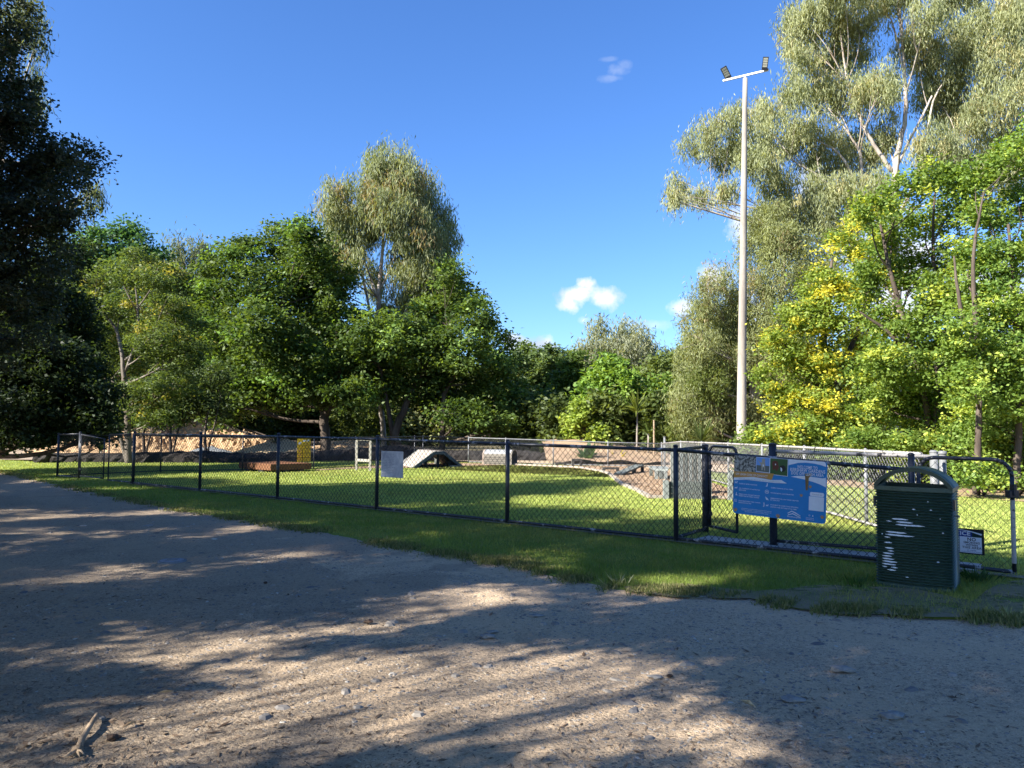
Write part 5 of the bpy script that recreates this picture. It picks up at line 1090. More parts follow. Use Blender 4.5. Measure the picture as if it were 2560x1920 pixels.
# ------------------------------------------------------------------ rubbish bin enclosure
def bin_():
    A = G(2193, 1462); B = G(2384, 1484); c = (A+B)/2; U = (B-A); U[2] = 0; Wd = np.linalg.norm(U); U /= Wd; Nf = np.array([U[1], -U[0], 0]); Nf = Nf if Nf[1] < 0 else -Nf
    dep = .58; T = thing('bin_enclosure', 'dark green corrugated rubbish bin surround with arched hood and peeling paint', 'rubbish bin', c)
    zt = .985; zh = 1.165; Z = np.array([0, 0, 1.])
    def Q(u, d, z): return c+U*u-Nf*d+Z*z      # d: depth behind the front line
    hw = Wd/2
    # plan outline: gently bowed front, square back
    us = np.linspace(-1, 1, 15); front = [(u*hw, -.045*(1-u*u)) for u in us]
    def plan(off): return [(u+(-off if u < 0 else off)*abs(u)/hw, d-off) for u, d in front]+[(hw+off, dep*.5), (hw+off, dep), (0, dep+off), (-hw-off, dep), (-hw-off, dep*.5)]
    b = MB(); nz_ = 34*6; rings = []
    for i in range(nz_+1):
        z = .03+(zt-.042-.03)*i/nz_; off = .0095*math.sin(i/6*2*math.pi); rings.append([Q(u, d, z) for u, d in plan(off)])
    n = len(rings[0]); V = [p for r in rings for p in r]; Fc = [(i*n+j, i*n+(j+1) % n, (i+1)*n+(j+1) % n, (i+1)*n+j) for i in range(nz_) for j in range(n)]
    b.add(V, Fc); b.build('corrugated_body', SHEET, T, True)
    def band(z0, z1, off, inner, mat, name):
        b = MB(); pl = plan(off); pi = [(u*inner, (d-dep/2)*inner+dep/2) for u, d in pl]; n = len(pl)
        V = [Q(u, d, z0) for u, d in pl]+[Q(u, d, z1) for u, d in pl]+[Q(u, d, z1) for u, d in pi]+[Q(u, d, z0) for u, d in pi]
        b.add(V, [(k*n+j, k*n+(j+1) % n, ((k+1) % 4)*n+(j+1) % n, ((k+1) % 4)*n+j) for k in range(4) for j in range(n)]); return b.build(name, mat, T)
    band(zt-.042, zt, .012, .93, SHEETR, 'rim_band'); band(0, .035, .01, .9, SHEETR, 'base_band')
    # dark liner inside
    b = MB(); pl = [(u*.93, (d-dep/2)*.93+dep/2) for u, d in plan(0)]; b.poly([Q(u, d, .72) for u, d in pl]); b.build('liner', SBLK, T)
    # hood: arched sheet from side to side, spanning front to back, with flanged edges
    def arch(rt, z0, k=20):
        A_ = R(62); return [(rt*math.sin(-A_+2*A_*i/k)/math.sin(A_), z0+(zh-z0)*(math.cos(-A_+2*A_*i/k)-math.cos(A_))/(1-math.cos(A_))) for i in range(k+1)]
    ao = arch(hw+.014, zt-.002); ai = [(u*.965, zt-.002+(z-zt+.002)*.93-.006) for u, z in ao]
    b = MB(); k = len(ao)
    def hood_piece(d0, d1, ao, ai):
        V = [Q(u, d0, z) for u, z in ao]+[Q(u, d0, z) for u, z in ai]+[Q(u, d1, z) for u, z in ao]+[Q(u, d1, z) for u, z in ai]
        Fc = []
        for i in range(k-1):
            Fc += [(i, i+1, k+i+1, k+i), (2*k+i, 3*k+i, 3*k+i+1, 2*k+i+1), (i, 2*k+i, 2*k+i+1, i+1), (k+i, k+i+1, 3*k+i+1, 3*k+i)]
        b.add(V, Fc)
    hood_piece(-.012, dep*.98, ao, ai); b.build('arched_hood', SHEETR, T, True)
    b = MB(); af = [(u*1.012, z+.007) for u, z in ao]; ag = [(u*.915, zt+(z-zt)*.84-.004) for u, z in ao]
    hood_piece(-.03, -.006, af, ag); b.build('hood_lip', SHEET, T, False)
    b = MB()
    for sgn in (-1, 1): b.box(Q(sgn*(hw+.017), .05, zt-.16), (.02, .05, .1), (U, Nf, Z))
    b.build('hinge', BLACK, T)
    b = MB(); b.beam(Q(hw+.01, .1, .72), Q(hw+.06, .09, .715), .015, .012); b.build('side_latch', GREYP, T)
    # peeled paint patches along the ridges, measured on the body (u,v of front face)
    rg = random.Random(3)
    ph = .895/34
    def flake(x0, x1, row):
        # u in -1..1 across the front; hugging one corrugation crest
        z = .03+ph*(row+.25); segs = max(2, int((x1-x0)*14)); pts = []
        for side in (1, -1):
            rngx = range(segs+1) if side == 1 else range(segs, -1, -1)
            for i in rngx:
                t = i/segs; u = (x0+(x1-x0)*t); taper = min(1, 5*t+.15, 5*(1-t)+.15); hh = .0066*taper*(1+.25*rg.uniform(-1, 1))
                d = -.045*(1-u*u)-.0108; pts.append(Q(u*hw, d, z+side*hh))
        pe = MB(); pe.poly(pts); pe.build('peeled_patch', PEEL, T)
    rows = {24: [(-.55, -.1)], 23: [(-.7, -.55), (-.44, .02)], 22: [(-.46, .32)], 19: [(-.72, -.16)], 18: [(-.85, -.8), (-.74, .05)], 17: [(-.77, -.6)], 15: [(-.78, -.55)], 13: [(-.76, -.5)], 12: [(-.68, -.5)], 11: [(-.82, -.5)], 10: [(-.84, -.56)], 9: [(-.84, -.5)], 8: [(-.83, -.42)],
            7: [(-.84, -.45)], 6: [(-.84, -.7), (-.6, -.4)], 5: [(-.7, -.45)], 28: [(0, .09), (.45, .52)], 26: [(.12, .15)], 25: [(.7, .73)], 20: [(.75, .8)], 3: [(-.2, -.12)], 21: [(-.2, -.18)], 10.0: [(-.84, -.56)], 9.5: [(.6, .68)], 31: [(.4, .43)]}
    for row, l in rows.items():
        for x0, x1 in l: flake(x0, x1, row)
bin_()

LED = flat('led_cover', (.34, .34, .28), .4)
# ------------------------------------------------------------------ light pole
def pole():
    Y = 30.5; b0 = D(1852, gy(1852, Y), Y); top = D(1863, 196, Y); T = thing('light_pole', 'tall tapering concrete light pole with two floodlights on a crossarm', 'light pole', (b0[0], b0[1], 0))
    b = MB(); P = [np.array([b0[0]+(top[0]-b0[0])*t, b0[1], -.2+(top[2]+.2)*t]) for t in np.linspace(0, 1, 12)]; b.tube(P, np.linspace(.2, .092, 12), 20); b.build('shaft', POLEM, T, True)
    tp = P[-1]; c = tp+[0, 0, .12]
    b = MB(); b.tube([tp-[0, 0, .05], c], .04, 10); b.build('neck', WHITE, T, True)
    A = D(1817, 204, Y+.5); B = D(1915, 179, Y-.45); zc = c[2]; A[2] = zc; B[2] = zc
    A = D(1817, 204, Y); A = np.array([c[0]-.76, c[1]+.5, zc]); B = np.array([c[0]+.78, c[1]-.5, zc])
    b = MB(); b.beam(A, B, .07, .07); bevel(b.build('crossarm', mottled('white_steel', (.7, .7, .68), (.8, .8, .78), 6, .5), T))
    for (e, px, py, tx, ty, w, lab) in ((A, 1822, 197, 1808, 168, .26, 'left'), (B, 1911, 175, 1915, 142, .22, 'right')):
        Yf = e[1]; p0 = D(px, py, Yf-.05); p1 = D(tx, ty, Yf-.3); ax = p1-p0; L = np.linalg.norm(ax); ax /= L
        tocam = CAM-p0; tocam /= np.linalg.norm(tocam); nn = tocam-ax*np.dot(tocam, ax); nn /= np.linalg.norm(nn); sdv = np.cross(ax, nn)
        b = MB(); b.box((p0+p1)/2, (L, w, .06), (ax, sdv, nn)); b.box(p0+ax*L*.1-nn*.05, (L*.28, w*.7, .08), (ax, sdv, nn))
        for k in range(5): b.box(p0+ax*L*(.3+.14*k)-nn*.05, (.01, w*.9, .05), (ax, sdv, nn))
        fl = b.build('floodlight', BLACK, T); bevel(fl, .008)
        for k in range(4):
            b = MB(); b.box(p0+ax*L*(.3+.185*k)+nn*.032, (L*.15, w*.76, .008), (ax, sdv, nn)); b.build('led_panel', LED, fl)
        b = MB()
        for s in (-1, 1): b.beam(p0+ax*L*.12+sdv*s*w*.52, e+sdv*s*.06*0+np.array([0, 0, .03]), .02, .02)
        b.build('bracket', GALV, fl)
pole()

# ------------------------------------------------------------------ dog agility equipment
# brown platform
A = D(596, 1176, 25.2); B = D(676, 1182, 24.0); C = D(779, 1178, 24.9); A[2] = B[2] = C[2] = 0; Dd = A+C-B
T = thing('low_platform', 'low rusty brown square platform raised on small blocks', 'platform', (B+Dd)/2)
b = MB(); z0, z1 = .07, .27; b.add([*[(p[0], p[1], z0) for p in (A, B, C, Dd)], *[(p[0], p[1], z1) for p in (A, B, C, Dd)]], [(0, 3, 2, 1), (4, 5, 6, 7), (0, 1, 5, 4), (1, 2, 6, 5), (2, 3, 7, 6), (3, 0, 4, 7)]); bevel(b.build('deck', BROWNM, T), .015)
b = MB()
for (p, q, t) in ((A, B, .25), (A, B, .7), (B, C, .4), (B, C, .78), (C, Dd, .5), (A, Dd, .5)):
    c = p+(q-p)*t; cc = (B+Dd)/2; c = c+(cc-c)*.08; b.box((c[0], c[1], .035), (.16, .16, .07))
b.build('block', DARKP, T)
b = MB(); b.beam(A+(B-A)*.24+[0, 0, .17], A+(B-A)*.27+[0, 0, .17], .004, .19); c = A+(B-A)*.25; 
nA = np.array([(B-A)[1], -(B-A)[0], 0]); nA /= np.linalg.norm(nA); nA = nA if nA[1] < 0 else -nA
b = MB(); b.box(c+nA*.003+[0, 0, .17], (.015, .2, .006), (unit(B-A), np.array([0, 0, 1.]), nA)); b.build('panel_joint', DARKP, T)
# cream window jump frame
T = None
pl_, pr_ = D(891, 1177, 25.6), D(925, 1178, 25.2); pl_[2] = pr_[2] = 0; zt_ = D(891, 1101, 25.6)[2]
T = thing('window_jump', 'upright cream timber frame with an open window for dogs to jump', 'agility frame', (pl_+pr_)/2)
for p in (pl_, pr_):
    b = MB(); b.beam((p[0], p[1], -.05), (p[0], p[1], zt_), .075, .075, (0, 1, 0)); bevel(b.build('upright', CREAM, T))
dj = unit(pr_-pl_)
b = MB(); b.beam(pl_-dj*.04+[0, 0, zt_+.03], pr_+dj*.04+[0, 0, zt_+.03], .08, .06); bevel(b.build('top_bar', CREAM, T))
b = MB(); zm = D(908, 1151, 25.4)[2]; b.beam(pl_+dj*.038+[0, 0, zm], pr_-dj*.038+[0, 0, zm], .05, .09); bevel(b.build('lower_bar', CREAM, T))
# A-frame ramp
def aframe():
    Y0 = 26.6
    # near edge points: left foot, left top, right top, right foot ; far edge offset
    n0 = D(1031, 1169, 26.9); n1 = D(1085, 1128.5, 27.4); n2 = D(1108, 1128, 27.6); n3 = D(1154, 1163.5, 28.4)
    n0[2] = 0.03; n3[2] = 0.03; h = n1[2]; n2[2] = h
    run = unit((n3-n0)*[1, 1, 0]); far = np.array([-run[1], run[0], 0]); far = far if far[1] > 0 else -far
    far = np.array([-.75, 1.75, 0])
    T = thing('a_frame_ramp', 'bleached timber dog walk ramp with flat top and dark posts', 'ramp', (n0+n3)/2+far/2)
    def slab(a, b_, th, mat, name):
        d = unit(b_-a); nn = np.cross(d, unit(far)); nn = nn if nn[2] > 0 else -nn
        m = MB(); V = [a, b_, b_+far, a+far]; V2 = [v-nn*th for v in V]; m.add(V+V2, [(0, 1, 2, 3), (7, 6, 5, 4), (0, 4, 5, 1), (1, 5, 6, 2), (2, 6, 7, 3), (3, 7, 4, 0)]); return m.build(name, mat, T)
    slab(n0, n1, .06, RAMPM, 'ramp_board'); slab(n1+unit(n2-n1)*.004, n2-unit(n2-n1)*.004, .06, RAMPM, 'top_board'); slab(n2, n3, .06, mottled('ramp_plank', (.15, .11, .07), (.22, .17, .12), 7), 'ramp_board')
    for pa, pb in ((n0, n1), (n1, n2), (n2, n3)):
        for o in (-.025, 1):
            m = MB(); q = far*o+unit(far)*(-.002 if o < 0 else .027); m.beam(pa+q+[0, 0, -.05], pb+q+[0, 0, -.05], .045, .11); m.build('side_rail', GREYP if o < 0 else PALEP, T)
    for t, s in ((.28, 0), (.52, 0), (.76, 0), (.14, 0)):
        for o in (.05, .93):
            base = n0+(n3-n0)*t; xx = np.dot(base-n0, run); l1 = np.dot(n1-n0, run); l2 = np.dot(n2-n0, run); l3 = np.dot(n3-n0, run)
            z = h*xx/l1 if xx < l1 else (h if xx < l2 else h*(l3-xx)/(l3-l2)); p = base+far*o
            m = MB(); m.beam((p[0], p[1], -.05), (p[0], p[1], max(.1, z-.07)), .085, .085, (0, 1, 0)); m.build('support_post', DARKP if o < .5 else PALEP, T)
    for k in range(1, 7):
        a = n2+(n3-n2)*k/7; nn = np.array([0, 0, 1.])
        m = MB(); m.beam(a+far*.04+[0, 0, .012], a+far*.96+[0, 0, .012], .03, .015); m.build('foot_batten', RAMPM, T)
    m = MB(); m.beam(D(1125, 1165, 27.9)*[1, 1, 0]+[0, 0, .03], D(1152, 1164, 28.3)*[1, 1, 0]+[0, 0, .03], .06, .06); m.build('ground_beam', CREAM, T)
aframe()
# tunnel
def tunnel():
    a = D(1207, 1158.5, 29.6); c = D(1278, 1159.5, 29.2); a[2] = c[2] = 0; ax = unit(c-a); L = np.linalg.norm(c-a); sd_ = np.array([-ax[1], ax[0], 0]); sd_ = sd_ if sd_[1] > 0 else -sd_
    w = .62; hz = D(1240, 1124, 29.6)[2]; T = thing('dog_tunnel', 'beige slatted dog tunnel with a rounded pale roof', 'tunnel', (a+c)/2+sd_*w/2)
    prof = [(0, 0), (0, hz*.62)]+[(w/2-w/2*math.cos(t), hz*.62+hz*.38*math.sin(t)) for t in np.linspace(0, math.pi, 11)[1:-1]]+[(w, hz*.62), (w, 0)]
    def q(s, u, z): return a+ax*s+sd_*u+np.array([0, 0, z])
    def shell(i0, i1, s0, s1, mat, name, th=.025, scale=1.0):
        m = MB(); P = prof[i0:i1+1]; cx, cz_ = w/2, hz*.4
        I = [(cx+(u-cx)*(1-th/w*2), cz_+(z-cz_)*(1-th/hz*1.6) if z > .01 else z) for u, z in P]; O = [(cx+(u-cx)*scale, z*scale) for u, z in P]
        k = len(P); V = [q(s0, u, z) for u, z in O]+[q(s0, u, z) for u, z in I]+[q(s1, u, z) for u, z in O]+[q(s1, u, z) for u, z in I]
        Fc = []
        for i in range(k-1): Fc += [(i, i+1, k+i+1, k+i), (2*k+i, 3*k+i, 3*k+i+1, 2*k+i+1), (i, 2*k+i, 2*k+i+1, i+1), (k+i, k+i+1, 3*k+i+1, 3*k+i)]
        m.add(V, Fc); return m.build(name, mat, T)
    n = len(prof)-1
    shell(0, 2, .03, L-.03, TUNM, 'near_wall'); shell(n-2, n, .03, L-.03, TUNM, 'far_wall'); shell(2, n-2, .03, L-.03, TUNT, 'roof')
    shell(0, n, -.02, .03, mottled('tunnel_trim', (.27, .2, .15), (.33, .27, .22), 6), 'end_arch', scale=1.02); shell(0, n, L-.03, L+.02, TUNM, 'end_arch', scale=1.02)
    m = MB()
    for k in range(1, 5): m.box(q(L/2, -.006, hz*.62*k/5), (L-.08, .008, .012), (ax, sd_, np.array([0, 0, 1.])))
    m.build('batten', DARKP, T)
tunnel()
# jumps
def jump(x0, x1, yb, yt, Y, label):
    a = D(x0, yb, Y); c = D(x1, yb, Y); a[2] = c[2] = 0; zt = D(x0, yt, Y)[2]
    T = thing('dog_jump', label, 'jump', (a+c)/2, 'bar jumps on the mulch bed'); w = .09
    d = unit(c-a)
    for p in (a, c):
        m = MB(); m.beam((p[0], p[1], -.05), (p[0], p[1], zt-.07), w, w, (0, 1, 0)); m.build('leg', DARKP, T)
    m = MB(); m.beam(a-d*w/2+[0, 0, zt-.035], c+d*w/2+[0, 0, zt-.035], w+.01, .07); m.build('bar', DARKP, T)
    m = MB(); m.box((a[0]-w*.5-.004, a[1], zt/2-.01), (.006, w*.9, zt-.03)); m.build('painted_lit_face', CREAM, T)  # sun on the leg's left side, painted as a cream strip
def YG(x, y): return G(x, y)[1]
jump(1391, 1413, 1168, 1156, YG(1400, 1168), 'lowest dark jump bar, leftmost of the four')
jump(1432, 1452, 1169, 1147, YG(1440, 1169), 'tall narrow jump bar, second from the left')
jump(1509, 1544, 1180.5, 1168, YG(1525, 1180.5), 'wide low jump bar, third from the left, on the mulch edge')
jump(1573, 1606, 1181, 1163, YG(1590, 1181), 'wide higher jump bar, rightmost of the four')
# seesaw plank
a = G(1546, 1189); c = G(1597, 1181.5); T = thing('seesaw_plank', 'grey plank sloping up from the mulch on a short stand', 'seesaw', a)
m = MB(); m.beam(a+[0, 0, .05], c*[1, 1, 0]+[0, 0, .24], .3, .05); m.build('plank', GREYP, T)
p = a*.25+c*.75; m = MB(); m.beam((p[0], p[1], -.05), (p[0], p[1], .17), .12, .12, (0, 1, 0)); m.build('stand', GREYP, T)
# pause table
def box_table():
    Y = YG(1650, 1199); a = D(1641, 1199, Y); c = D(1664, 1203, Y-.3); a[2] = c[2] = 0; far = np.array([.1, 1.4, 0]); zt = D(1641, 1171, Y)[2]
    T = thing('pause_table', 'grey green slatted table left of the picket wall', 'table', (a+c)/2+far/2)
    m = MB(); ov = np.array([.08, 0, 0]); V = [a-ov, c+ov, c+far+ov*3, a+far-ov]; m.add([*[v+[0, 0, zt] for v in V], *[v+[0, 0, zt-.06] for v in V]], [(0, 1, 2, 3), (7, 6, 5, 4), (0, 4, 5, 1), (1, 5, 6, 2), (2, 6, 7, 3), (3, 7, 4, 0)]); m.build('table_top', PALEP, T)
    for p in (a, (a+c)/2, c, c+far*.45, c+far, a+far):
        m = MB(); m.beam((p[0], p[1], -.05), (p[0], p[1], zt-.06), .09, .09, (0, 1, 0)); m.build('leg', PALEP if p is a or p is c else GREYP, T)
box_table()
# picket wall with low plank box in front
def picket():
    Y = 16.4
    zt = D(1700, 1134, Y+1.2)[2]; T = thing('picket_wall', 'tall grey picket hurdle with pale vertical boards behind a low plank wall', 'agility wall', D(1720, 1240, Y)*[1, 1, 0])
    x0, x1 = 1676, 1776; n = 9; Yp = Y+1.2
    for i in range(n):
        p = D(x0+(x1-x0)*(i+.5)/n, 1200, Yp)*[1, 1, 0]; wd = (x1-x0)/n*Yp/F*.82
        m = MB(); hgt = zt+(.03 if i == 0 else 0)-(.1 if i > 6 else 0); m.box((p[0], p[1], hgt/2), (wd, .04, hgt)); bevel(m.build('picket', PALEP if i % 2 == 0 else GREYP, T), .008)
        m = MB(); m.box((p[0]-wd/2-.006, p[1], hgt/2), (.008, .05, hgt-.02)); m.build('painted_lit_edge', CREAM, T)  # cream strip paints the sunlit left edge of each picket
    for z in (.3, zt-.25):
        a = D(x0, 1200, Yp)*[1, 1, 0]; c = D(x1, 1200, Yp)*[1, 1, 0]; m = MB(); m.beam(a+[0, .045, z], c+[0, .045, z], .045, .09); m.build('cross_rail', DARKP, T)
    T2 = thing('low_plank_wall', 'low grey green plank wall on the near edge of the mulch bed', 'agility wall', D(1720, 1245, Y)*[1, 1, 0])
    a = D(1664, 1246, Y)*[1, 1, 0]; c = D(1772, 1246, Y)*[1, 1, 0]; zl = D(1700, 1203, Y)[2]
    for k in range(3):
        m = MB(); z = zl*(k+.5)/3; m.beam(a+[.1, 0, z], c+[0, 0, z], .05, zl/3-.012); m.build('plank', GREYP, T2)
    for p, w in ((a, .11), (c, .09)):
        m = MB(); m.beam((p[0], p[1]-.03, -.05), (p[0], p[1]-.03, zl+.02), w, w, (0, 1, 0)); m.build('end_post', PALEP, T2)
    m = MB(); m.box((a[0]+.09, a[1]-.035, zl/2), (.045, .03, zl*.95)); m.build('painted_shade_strip', DARKP, T2)  # dark strip stands in for the shade beside the left end post
picket()
p = D(1826, 1248, 16.2)*[1, 1, 0]; z = D(1826, 1176, 16.2)[2]
T = thing('pale_post', 'thick pale green square post just left of the blue sign', 'post', p)
m = MB(); m.box((p[0], p[1], z/2), (.1, .1, z)); bevel(m.build('shaft', PALEP, T), .01)
m = MB(); m.box((p[0]+.075, p[1]+.01, z/2-.03), (.04, .06, z-.08)); m.build('dark_side_board', DARKP, T)

# ------------------------------------------------------------------ left background: bank, piles, wheelie bin, rocks
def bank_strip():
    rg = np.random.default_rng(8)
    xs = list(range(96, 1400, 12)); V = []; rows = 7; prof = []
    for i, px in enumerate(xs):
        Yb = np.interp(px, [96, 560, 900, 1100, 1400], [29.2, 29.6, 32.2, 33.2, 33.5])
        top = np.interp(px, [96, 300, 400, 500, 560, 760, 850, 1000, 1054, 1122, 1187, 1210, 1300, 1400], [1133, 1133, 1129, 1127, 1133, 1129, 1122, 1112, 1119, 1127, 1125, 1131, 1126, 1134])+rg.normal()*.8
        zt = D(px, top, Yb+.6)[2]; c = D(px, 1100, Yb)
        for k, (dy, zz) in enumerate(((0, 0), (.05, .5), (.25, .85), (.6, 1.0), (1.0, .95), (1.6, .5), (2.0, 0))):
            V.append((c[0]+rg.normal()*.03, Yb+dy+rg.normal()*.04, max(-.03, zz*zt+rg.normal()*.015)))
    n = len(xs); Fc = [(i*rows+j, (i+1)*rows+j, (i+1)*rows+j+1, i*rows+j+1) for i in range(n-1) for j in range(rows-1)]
    m = MB(); m.add(V, Fc); tag(m.build('earth_bank', ROCK), 'low retaining bank of rocks and soil with shade put into its colour behind the rear fence', 'bank')
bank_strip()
import bmesh
def rock(name, label, c, r, mat, seed, cat='rock', parent=None, sq=(1, 1, 1), amp=.28):
    bm = bmesh.new(); bmesh.ops.create_icosphere(bm, subdivisions=3, radius=1); rg = random.Random(seed); ph = [rg.uniform(0, 6) for _ in range(6)]
    for v in bm.verts:
        p = v.co; s = 1+amp*(math.sin(p.x*2.6+ph[0])*math.sin(p.y*2.9+ph[1])+.6*math.sin(p.z*4+ph[2])*math.sin(p.x*5+ph[3]))+rg.uniform(-.04, .04); v.co = Vector((p.x*sq[0], p.y*sq[1], p.z*sq[2]))*s*r
    me = bpy.data.meshes.new(name); bm.to_mesh(me); bm.free(); me.materials.append(mat); o = bpy.data.objects.new(name, me); COL.objects.link(o); o.location = tuple(float(x) for x in c); tag(o, label, cat); return o
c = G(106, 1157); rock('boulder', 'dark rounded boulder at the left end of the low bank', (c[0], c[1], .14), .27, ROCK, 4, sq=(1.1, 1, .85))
def heap(name, label, peaks, x0, x1, y0, y1, mat, seed, nx=110, ny=60, rough=.08):
    rg = np.random.default_rng(seed); xs = np.linspace(x0, x1, nx); ys = np.linspace(y0, y1, ny); X, Y = np.meshgrid(xs, ys); Z = np.full(X.shape, -.3)
    for (cx, cy, h, r) in peaks: Z = np.maximum(Z, h*(1-(np.hypot((X-cx), (Y-cy)*1.1)/r)**1.15))
    P = np.stack([X.ravel(), Y.ravel()], 1); nzv = (vnoise(P, 1.3, seed)-.5)*.35+(vnoise(P, 5, seed+1)-.5)*.18+rg.normal(size=len(P))*rough*.5
    Z = Z+nzv.reshape(X.shape)*np.clip(Z+.3, 0, 1)*rough*9; V = np.stack([X, Y, Z], -1).reshape(-1, 3)
    Fc = [(j*nx+i, j*nx+i+1, (j+1)*nx+i+1, (j+1)*nx+i) for j in range(ny-1) for i in range(nx-1) if max(Z[j, i], Z[j, i+1], Z[j+1, i], Z[j+1, i+1]) > -.1]
    m = MB(); m.add(V, Fc); return tag(m.build(name, mat), label, 'heap')
def pk(px, py, Y, r): c = D(px, py, Y); return (c[0], Y, c[2], r)
heap('rubble_heap', 'long heap of orange clay rubble behind the bank at left', [pk(200, 1105, 39, 2.4), pk(270, 1086, 40, 3.4), pk(330, 1078, 40.5, 3.4), pk(390, 1062, 42, 4), pk(440, 1040, 43, 4.5), pk(480, 1034, 43.5, 4.6), pk(540, 1070, 42, 3.6), pk(600, 1079, 40.5, 3), pk(640, 1096, 40, 2.2)], -26.5, -11, 36, 48, SANDM, 3, 150, 80, .12)
heap('sand_heap', 'smooth cone of pale sand right of the orange rubble', [pk(700, 1093, 35.6, 2.4), pk(660, 1108, 35.8, 1.9)], -14.4, -7.6, 33, 38.5, SANDP, 5, 80, 60, .02)
heap('gravel_heap', 'small blue grey gravel heap before the orange rubble', [pk(530, 1115, 36.2, 1.3), pk(500, 1122, 36.2, 1.0)], -16.5, -12, 34.8, 38, GREYG, 6, 60, 40, .05)
heap('clay_heap', 'low pinkish clay mound seen beneath the figs', [pk(830, 1100, 45, 3), pk(880, 1096, 46, 3)], -16, -5, 42, 50, SANDM, 8, 80, 50, .06)
# wheelie bin
c = G(12, 1126); T = thing('wheelie_bin', 'green wheeled bin with bright red lid at the far left', 'bin', c)
w = .3
m = MB(); V = []
for z, s in ((.1, .82), (.92, 1.0)):
    for x, y in ((-1, -1), (1, -1), (1, 1), (-1, 1)): V.append((c[0]+x*w*s, c[1]+y*w*1.1*s, z))
m.add(V, [(3, 2, 1, 0), (4, 5, 6, 7), (0, 1, 5, 4), (1, 2, 6, 5), (2, 3, 7, 6), (3, 0, 4, 7)]); bevel(m.build('body', BINGR, T), .03)
m = MB(); m.add([(c[0]-w*1.08, c[1]-w*1.25, .925), (c[0]+w*1.08, c[1]-w*1.25, .925), (c[0]+w*1.08, c[1]+w*1.2, .96), (c[0]-w*1.08, c[1]+w*1.2, .96), (c[0]-w, c[1]-w*1.1, .98), (c[0]+w, c[1]-w*1.1, .98), (c[0]+w, c[1]+w*1.1, 1.04), (c[0]-w, c[1]+w*1.1, 1.04)], [(3, 2, 1, 0), (4, 5, 6, 7), (0, 1, 5, 4), (1, 2, 6, 5), (2, 3, 7, 6), (3, 0, 4, 7)]); m.build('lid', RED, T)
for s in (-1, 1):
    m = MB(); m.tube([(c[0]+s*w*.8, c[1]+w, .1), (c[0]+s*w*.98, c[1]+w, .1)], .1, 16); m.build('wheel', SBLK, T)

# broad-leaved and strappy plants at the back fence
def strap_plant(name, label, px, py, n, L, wd, colr, seed, stem=0, mat=LEAF, cat='plant', Yd=None):
    rg = np.random.default_rng(seed); c = G(px, py) if Yd is None else D(px, gy(px, Yd), Yd)*[1, 1, 0]; T = thing(name, label, cat, c); Vs = []; Cs = []
    if stem:
        m = MB(); m.tube([(c[0], c[1], -.05), (c[0]+.02, c[1], stem)], [.05, .035], 7); m.build('stem', BARK_GREY, T, True)
    for i in range(n):
        a = rg.uniform(0, 6.28); e = rg.uniform(.35, 1.3); l = L*rg.uniform(.7, 1.1); d = np.array([math.cos(a)*math.cos(e), math.sin(a)*math.cos(e), math.sin(e)]); s = np.array([-math.sin(a), math.cos(a), 0])*wd*rg.uniform(.7, 1.1)
        P = [np.array([c[0], c[1], stem])+d*l*t-np.array([0, 0, .55*l*t*t*math.cos(e)]) for t in (0, .3, .65, 1)]; ws = (.3, 1, .8, .05)
        for k in range(3):
            Vs.append([P[k]-s*ws[k], P[k]+s*ws[k], P[k+1]+s*ws[k+1], P[k+1]-s*ws[k+1]]); Cs.append(np.array(colr)*rg.uniform(.7, 1.25))
    quads('leaves', np.array(Vs), np.array(Cs), mat, T); return T
strap_plant('taro_plant', 'large broad leaved plant growing by the back fence', 1468, 1158, 26, 1.15, .16, (.07, .14, .05), 1, Yd=31.2)
strap_plant('yellow_croton', 'small bright yellow leaved plant behind the back fence', 1543, 1150, 26, .95, .05, (.5, .42, .05), 2, Yd=32)
strap_plant('cordyline', 'palm like strappy plant on a thin stem behind the jumps', 1592, 1080, 34, 1.3, .05, (.16, .2, .04), 3, stem=2.1, Yd=33)
strap_plant('cordyline', 'shorter strappy plant right of the palm like one', 1620, 1100, 30, 1.1, .045, (.12, .17, .04), 5, stem=1.2, Yd=33.5)
strap_plant('cordyline', 'dark spiky plant just left of the light pole base', 1755, 1090, 40, 1.5, .05, (.07, .1, .03), 6, stem=.9, Yd=31)
strap_plant('spiky_plant', 'dark spiky leaved plant standing before the rubble at the double gate', 252, 1128, 30, .9, .04, (.03, .05, .02), 7, stem=.35, Yd=31.6)
strap_plant('spiky_plant', 'dark spiky palm in front of the pale sand heap', 688, 1120, 34, 1.0, .05, (.03, .055, .02), 8, stem=.5, Yd=35)
m = MB(); p = D(1635, 1110, 32.5)*[1, 1, 0]; m.tube([(p[0], p[1], -.1), (p[0], p[1], D(1635, 1050, 32.5)[2])], .035, 8); tag(m.build('timber_stake', STICK), 'thin pale timber stake behind the higher jump bars', 'stake')
p = G(1654, 1171); T = thing('corner_stake', 'pale tall corner post of the back fence right of the jumps', 'post', p+[.15, .2, 0]); m = MB(); m.tube([(p[0]+.15, p[1]+.2, -.1), (p[0]+.15, p[1]+.2, D(1654, 1097, p[1])[2]+.05)], .04, 10); m.build('shaft', GALV, T, True); m = MB(); m.tube([(p[0]+.15, p[1]+.2, D(1654, 1097, p[1])[2]+.05), (p[0]+.15, p[1]+.2, D(1654, 1097, p[1])[2]+.075)], .048, 10); m.build('cap', GALV, T, True)

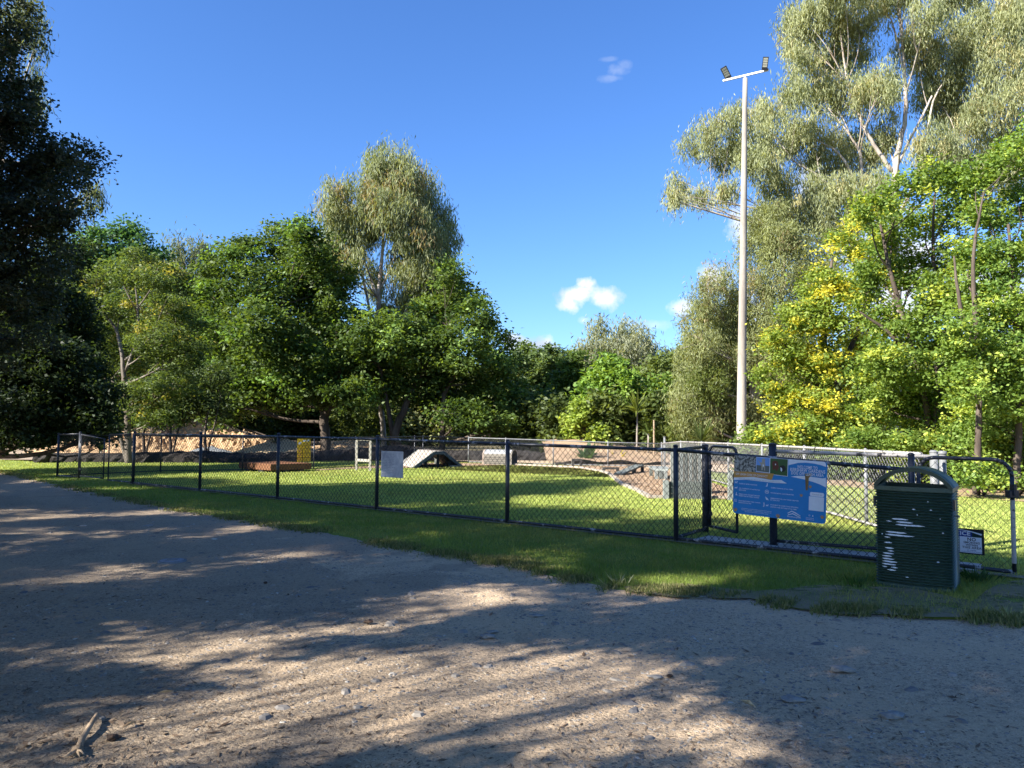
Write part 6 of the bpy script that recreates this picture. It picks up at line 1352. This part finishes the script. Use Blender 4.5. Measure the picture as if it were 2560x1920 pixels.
# ------------------------------------------------------------------ small things on the road
c = G(430, 1402); z = rz(c[0], c[1])
T = thing('drain_cover', 'small round metal cover set in the gravel road at left', 'drain cover', (c[0], c[1], z))
m = MB(); m.tube([(c[0], c[1], z-.02), (c[0], c[1], z+.012), (c[0], c[1], z+.014)], [.155, .155, .15], 28); m.build('ring', GREYG, T)
m = MB(); m.tube([(c[0], c[1], z+.01), (c[0], c[1], z+.02), (c[0], c[1], z+.021)], [.125, .125, .115], 28); m.build('lid', mottled('iron', (.13, .14, .16), (.24, .26, .3), 20, .5), T)
m = MB()
for a_ in (-.05, 0, .05): m.box((c[0], c[1]+a_, z+.023), (.12, .012, .005))
m.build('raised_rib', GREYG, T)
# fallen stick with root end
pts = [G(243, 1797), G(232, 1818), G(218, 1840), G(203, 1857), G(197, 1875), G(193, 1890)]
pts = [p*[1, 1, 0]+[0, 0, .022+.012*math.sin(i*1.3)] for i, p in enumerate(pts)]
T = thing('fallen_stick', 'bent bare stick with a knobbly root end lying at lower left', 'stick', pts[-1])
tt = np.linspace(0, 5, 21); Pi = np.stack([np.interp(tt, range(6), np.array(pts)[:, i]) for i in range(3)], 1)
for _ in range(3): Pi[1:-1] = (Pi[:-2]+2*Pi[1:-1]+Pi[2:])/4
m = MB(); m.tube(Pi, np.interp(tt, [0, 3, 4.6, 5], [.011, .015, .017, .026])*(1+.08*np.sin(tt*9)), 9); m.build('shaft', STICK, T, True)
m = MB(); e = Pi[-1]; rg2 = random.Random(4)
for k in range(7):
    a_ = -1.6+rg2.uniform(-1.2, 1.2); m.tube([e, e+np.array([math.cos(a_)*.03, math.sin(a_)*.03, rg2.uniform(-.01, .012)]), e+np.array([math.cos(a_)*.06, math.sin(a_)*.06, rg2.uniform(-.015, .0)])], [.008, .005, .002], 5)
m.build('root_stub', STICK, T, True)
for i, (px, py, r, lab) in enumerate([(922, 1557, .035, 'dark brown seed pod on the gravel near the centre left'), (1675, 1692, .022, 'small black clod on the gravel right of centre'), (282, 1848, .035, 'black seed pod just left of the fallen stick'), (664, 1458, .022, 'small brown nut lying on the gravel left of centre')]):
    c = G(px, py); rock('seed_pod', lab, (c[0], c[1], r*.3), r*.72, mottled('pod', (.02, .014, .01), (.06, .035, .022), 30), i+1, 'seed pod', sq=(1.3, 1, .6))
for i, (px, py, r, lab) in enumerate([(2105, 1675, .055, 'large pale flat stone at the right of the road'), (1640, 1693, .03, 'pinkish flat stone beside the black clod'), (1230, 1580, .03, 'small white stone near the centre of the road'), (2230, 1790, .05, 'flat cream stone low at the right'), (1220, 1592, .045, 'grey flat stone touching the small white stone'), (1980, 1750, .045, 'blue grey flat stone at lower right'), (1340, 1540, .04, 'low grey stone just past the centre')]):
    c = G(px, py); rock('flat_stone', lab, (c[0], c[1], r*.12), r, mottled('stone_%s' % 'abcdefg'[i], (.17, .165, .16), (.3, .28, .25), 12, .9), i+20, 'stone', sq=(1.4, .9, .33))
# fallen leaves that read as single things
for i, (px, py, r, lab) in enumerate([(415, 1735, .03, 'curled tan leaf on the gravel left of centre'), (325, 1816, .028, 'folded ochre leaf right of the fallen stick'), (1870, 1765, .035, 'bleached narrow leaf standing on edge at right of centre')]):
    c = G(px, py); z0 = .012; m = MB(); a_ = i*1.1
    d = np.array([math.cos(a_), math.sin(a_), .1]); s = np.array([-math.sin(a_), math.cos(a_), .5]); s2 = np.array([-math.sin(a_), math.cos(a_), -.35]); o = np.array([c[0], c[1], z0])
    m.add([o-d*r*1.6, o+s*r*.45, o+d*r*1.6, o-s2*r*.45+[0, 0, .012], o+[0, 0, -.004]], [(0, 4, 1), (4, 2, 1), (0, 3, 4), (3, 2, 4)]); tag(m.build('fallen_leaf', mottled('dry_leaf_%s' % 'abc'[i], (.4, .27, .13), (.6, .46, .28), 30)), lab, 'leaf')
# short exposed pale stones in the entry path edge
for i in range(7):
    px = 1905+i*21+random.uniform(-4, 4); p = fpt(px)+fn*.09; rock('edge_stone', 'white pebbles in a row under the entry fence', (p[0], p[1], .035), random.uniform(.016, .03), mottled('white_pebble', (.6, .56, .5), (.75, .7, .64), 12), 60+i, 'pebble', sq=(1.3, 1, .8))['group'] = 'white pebbles under the entry fence'
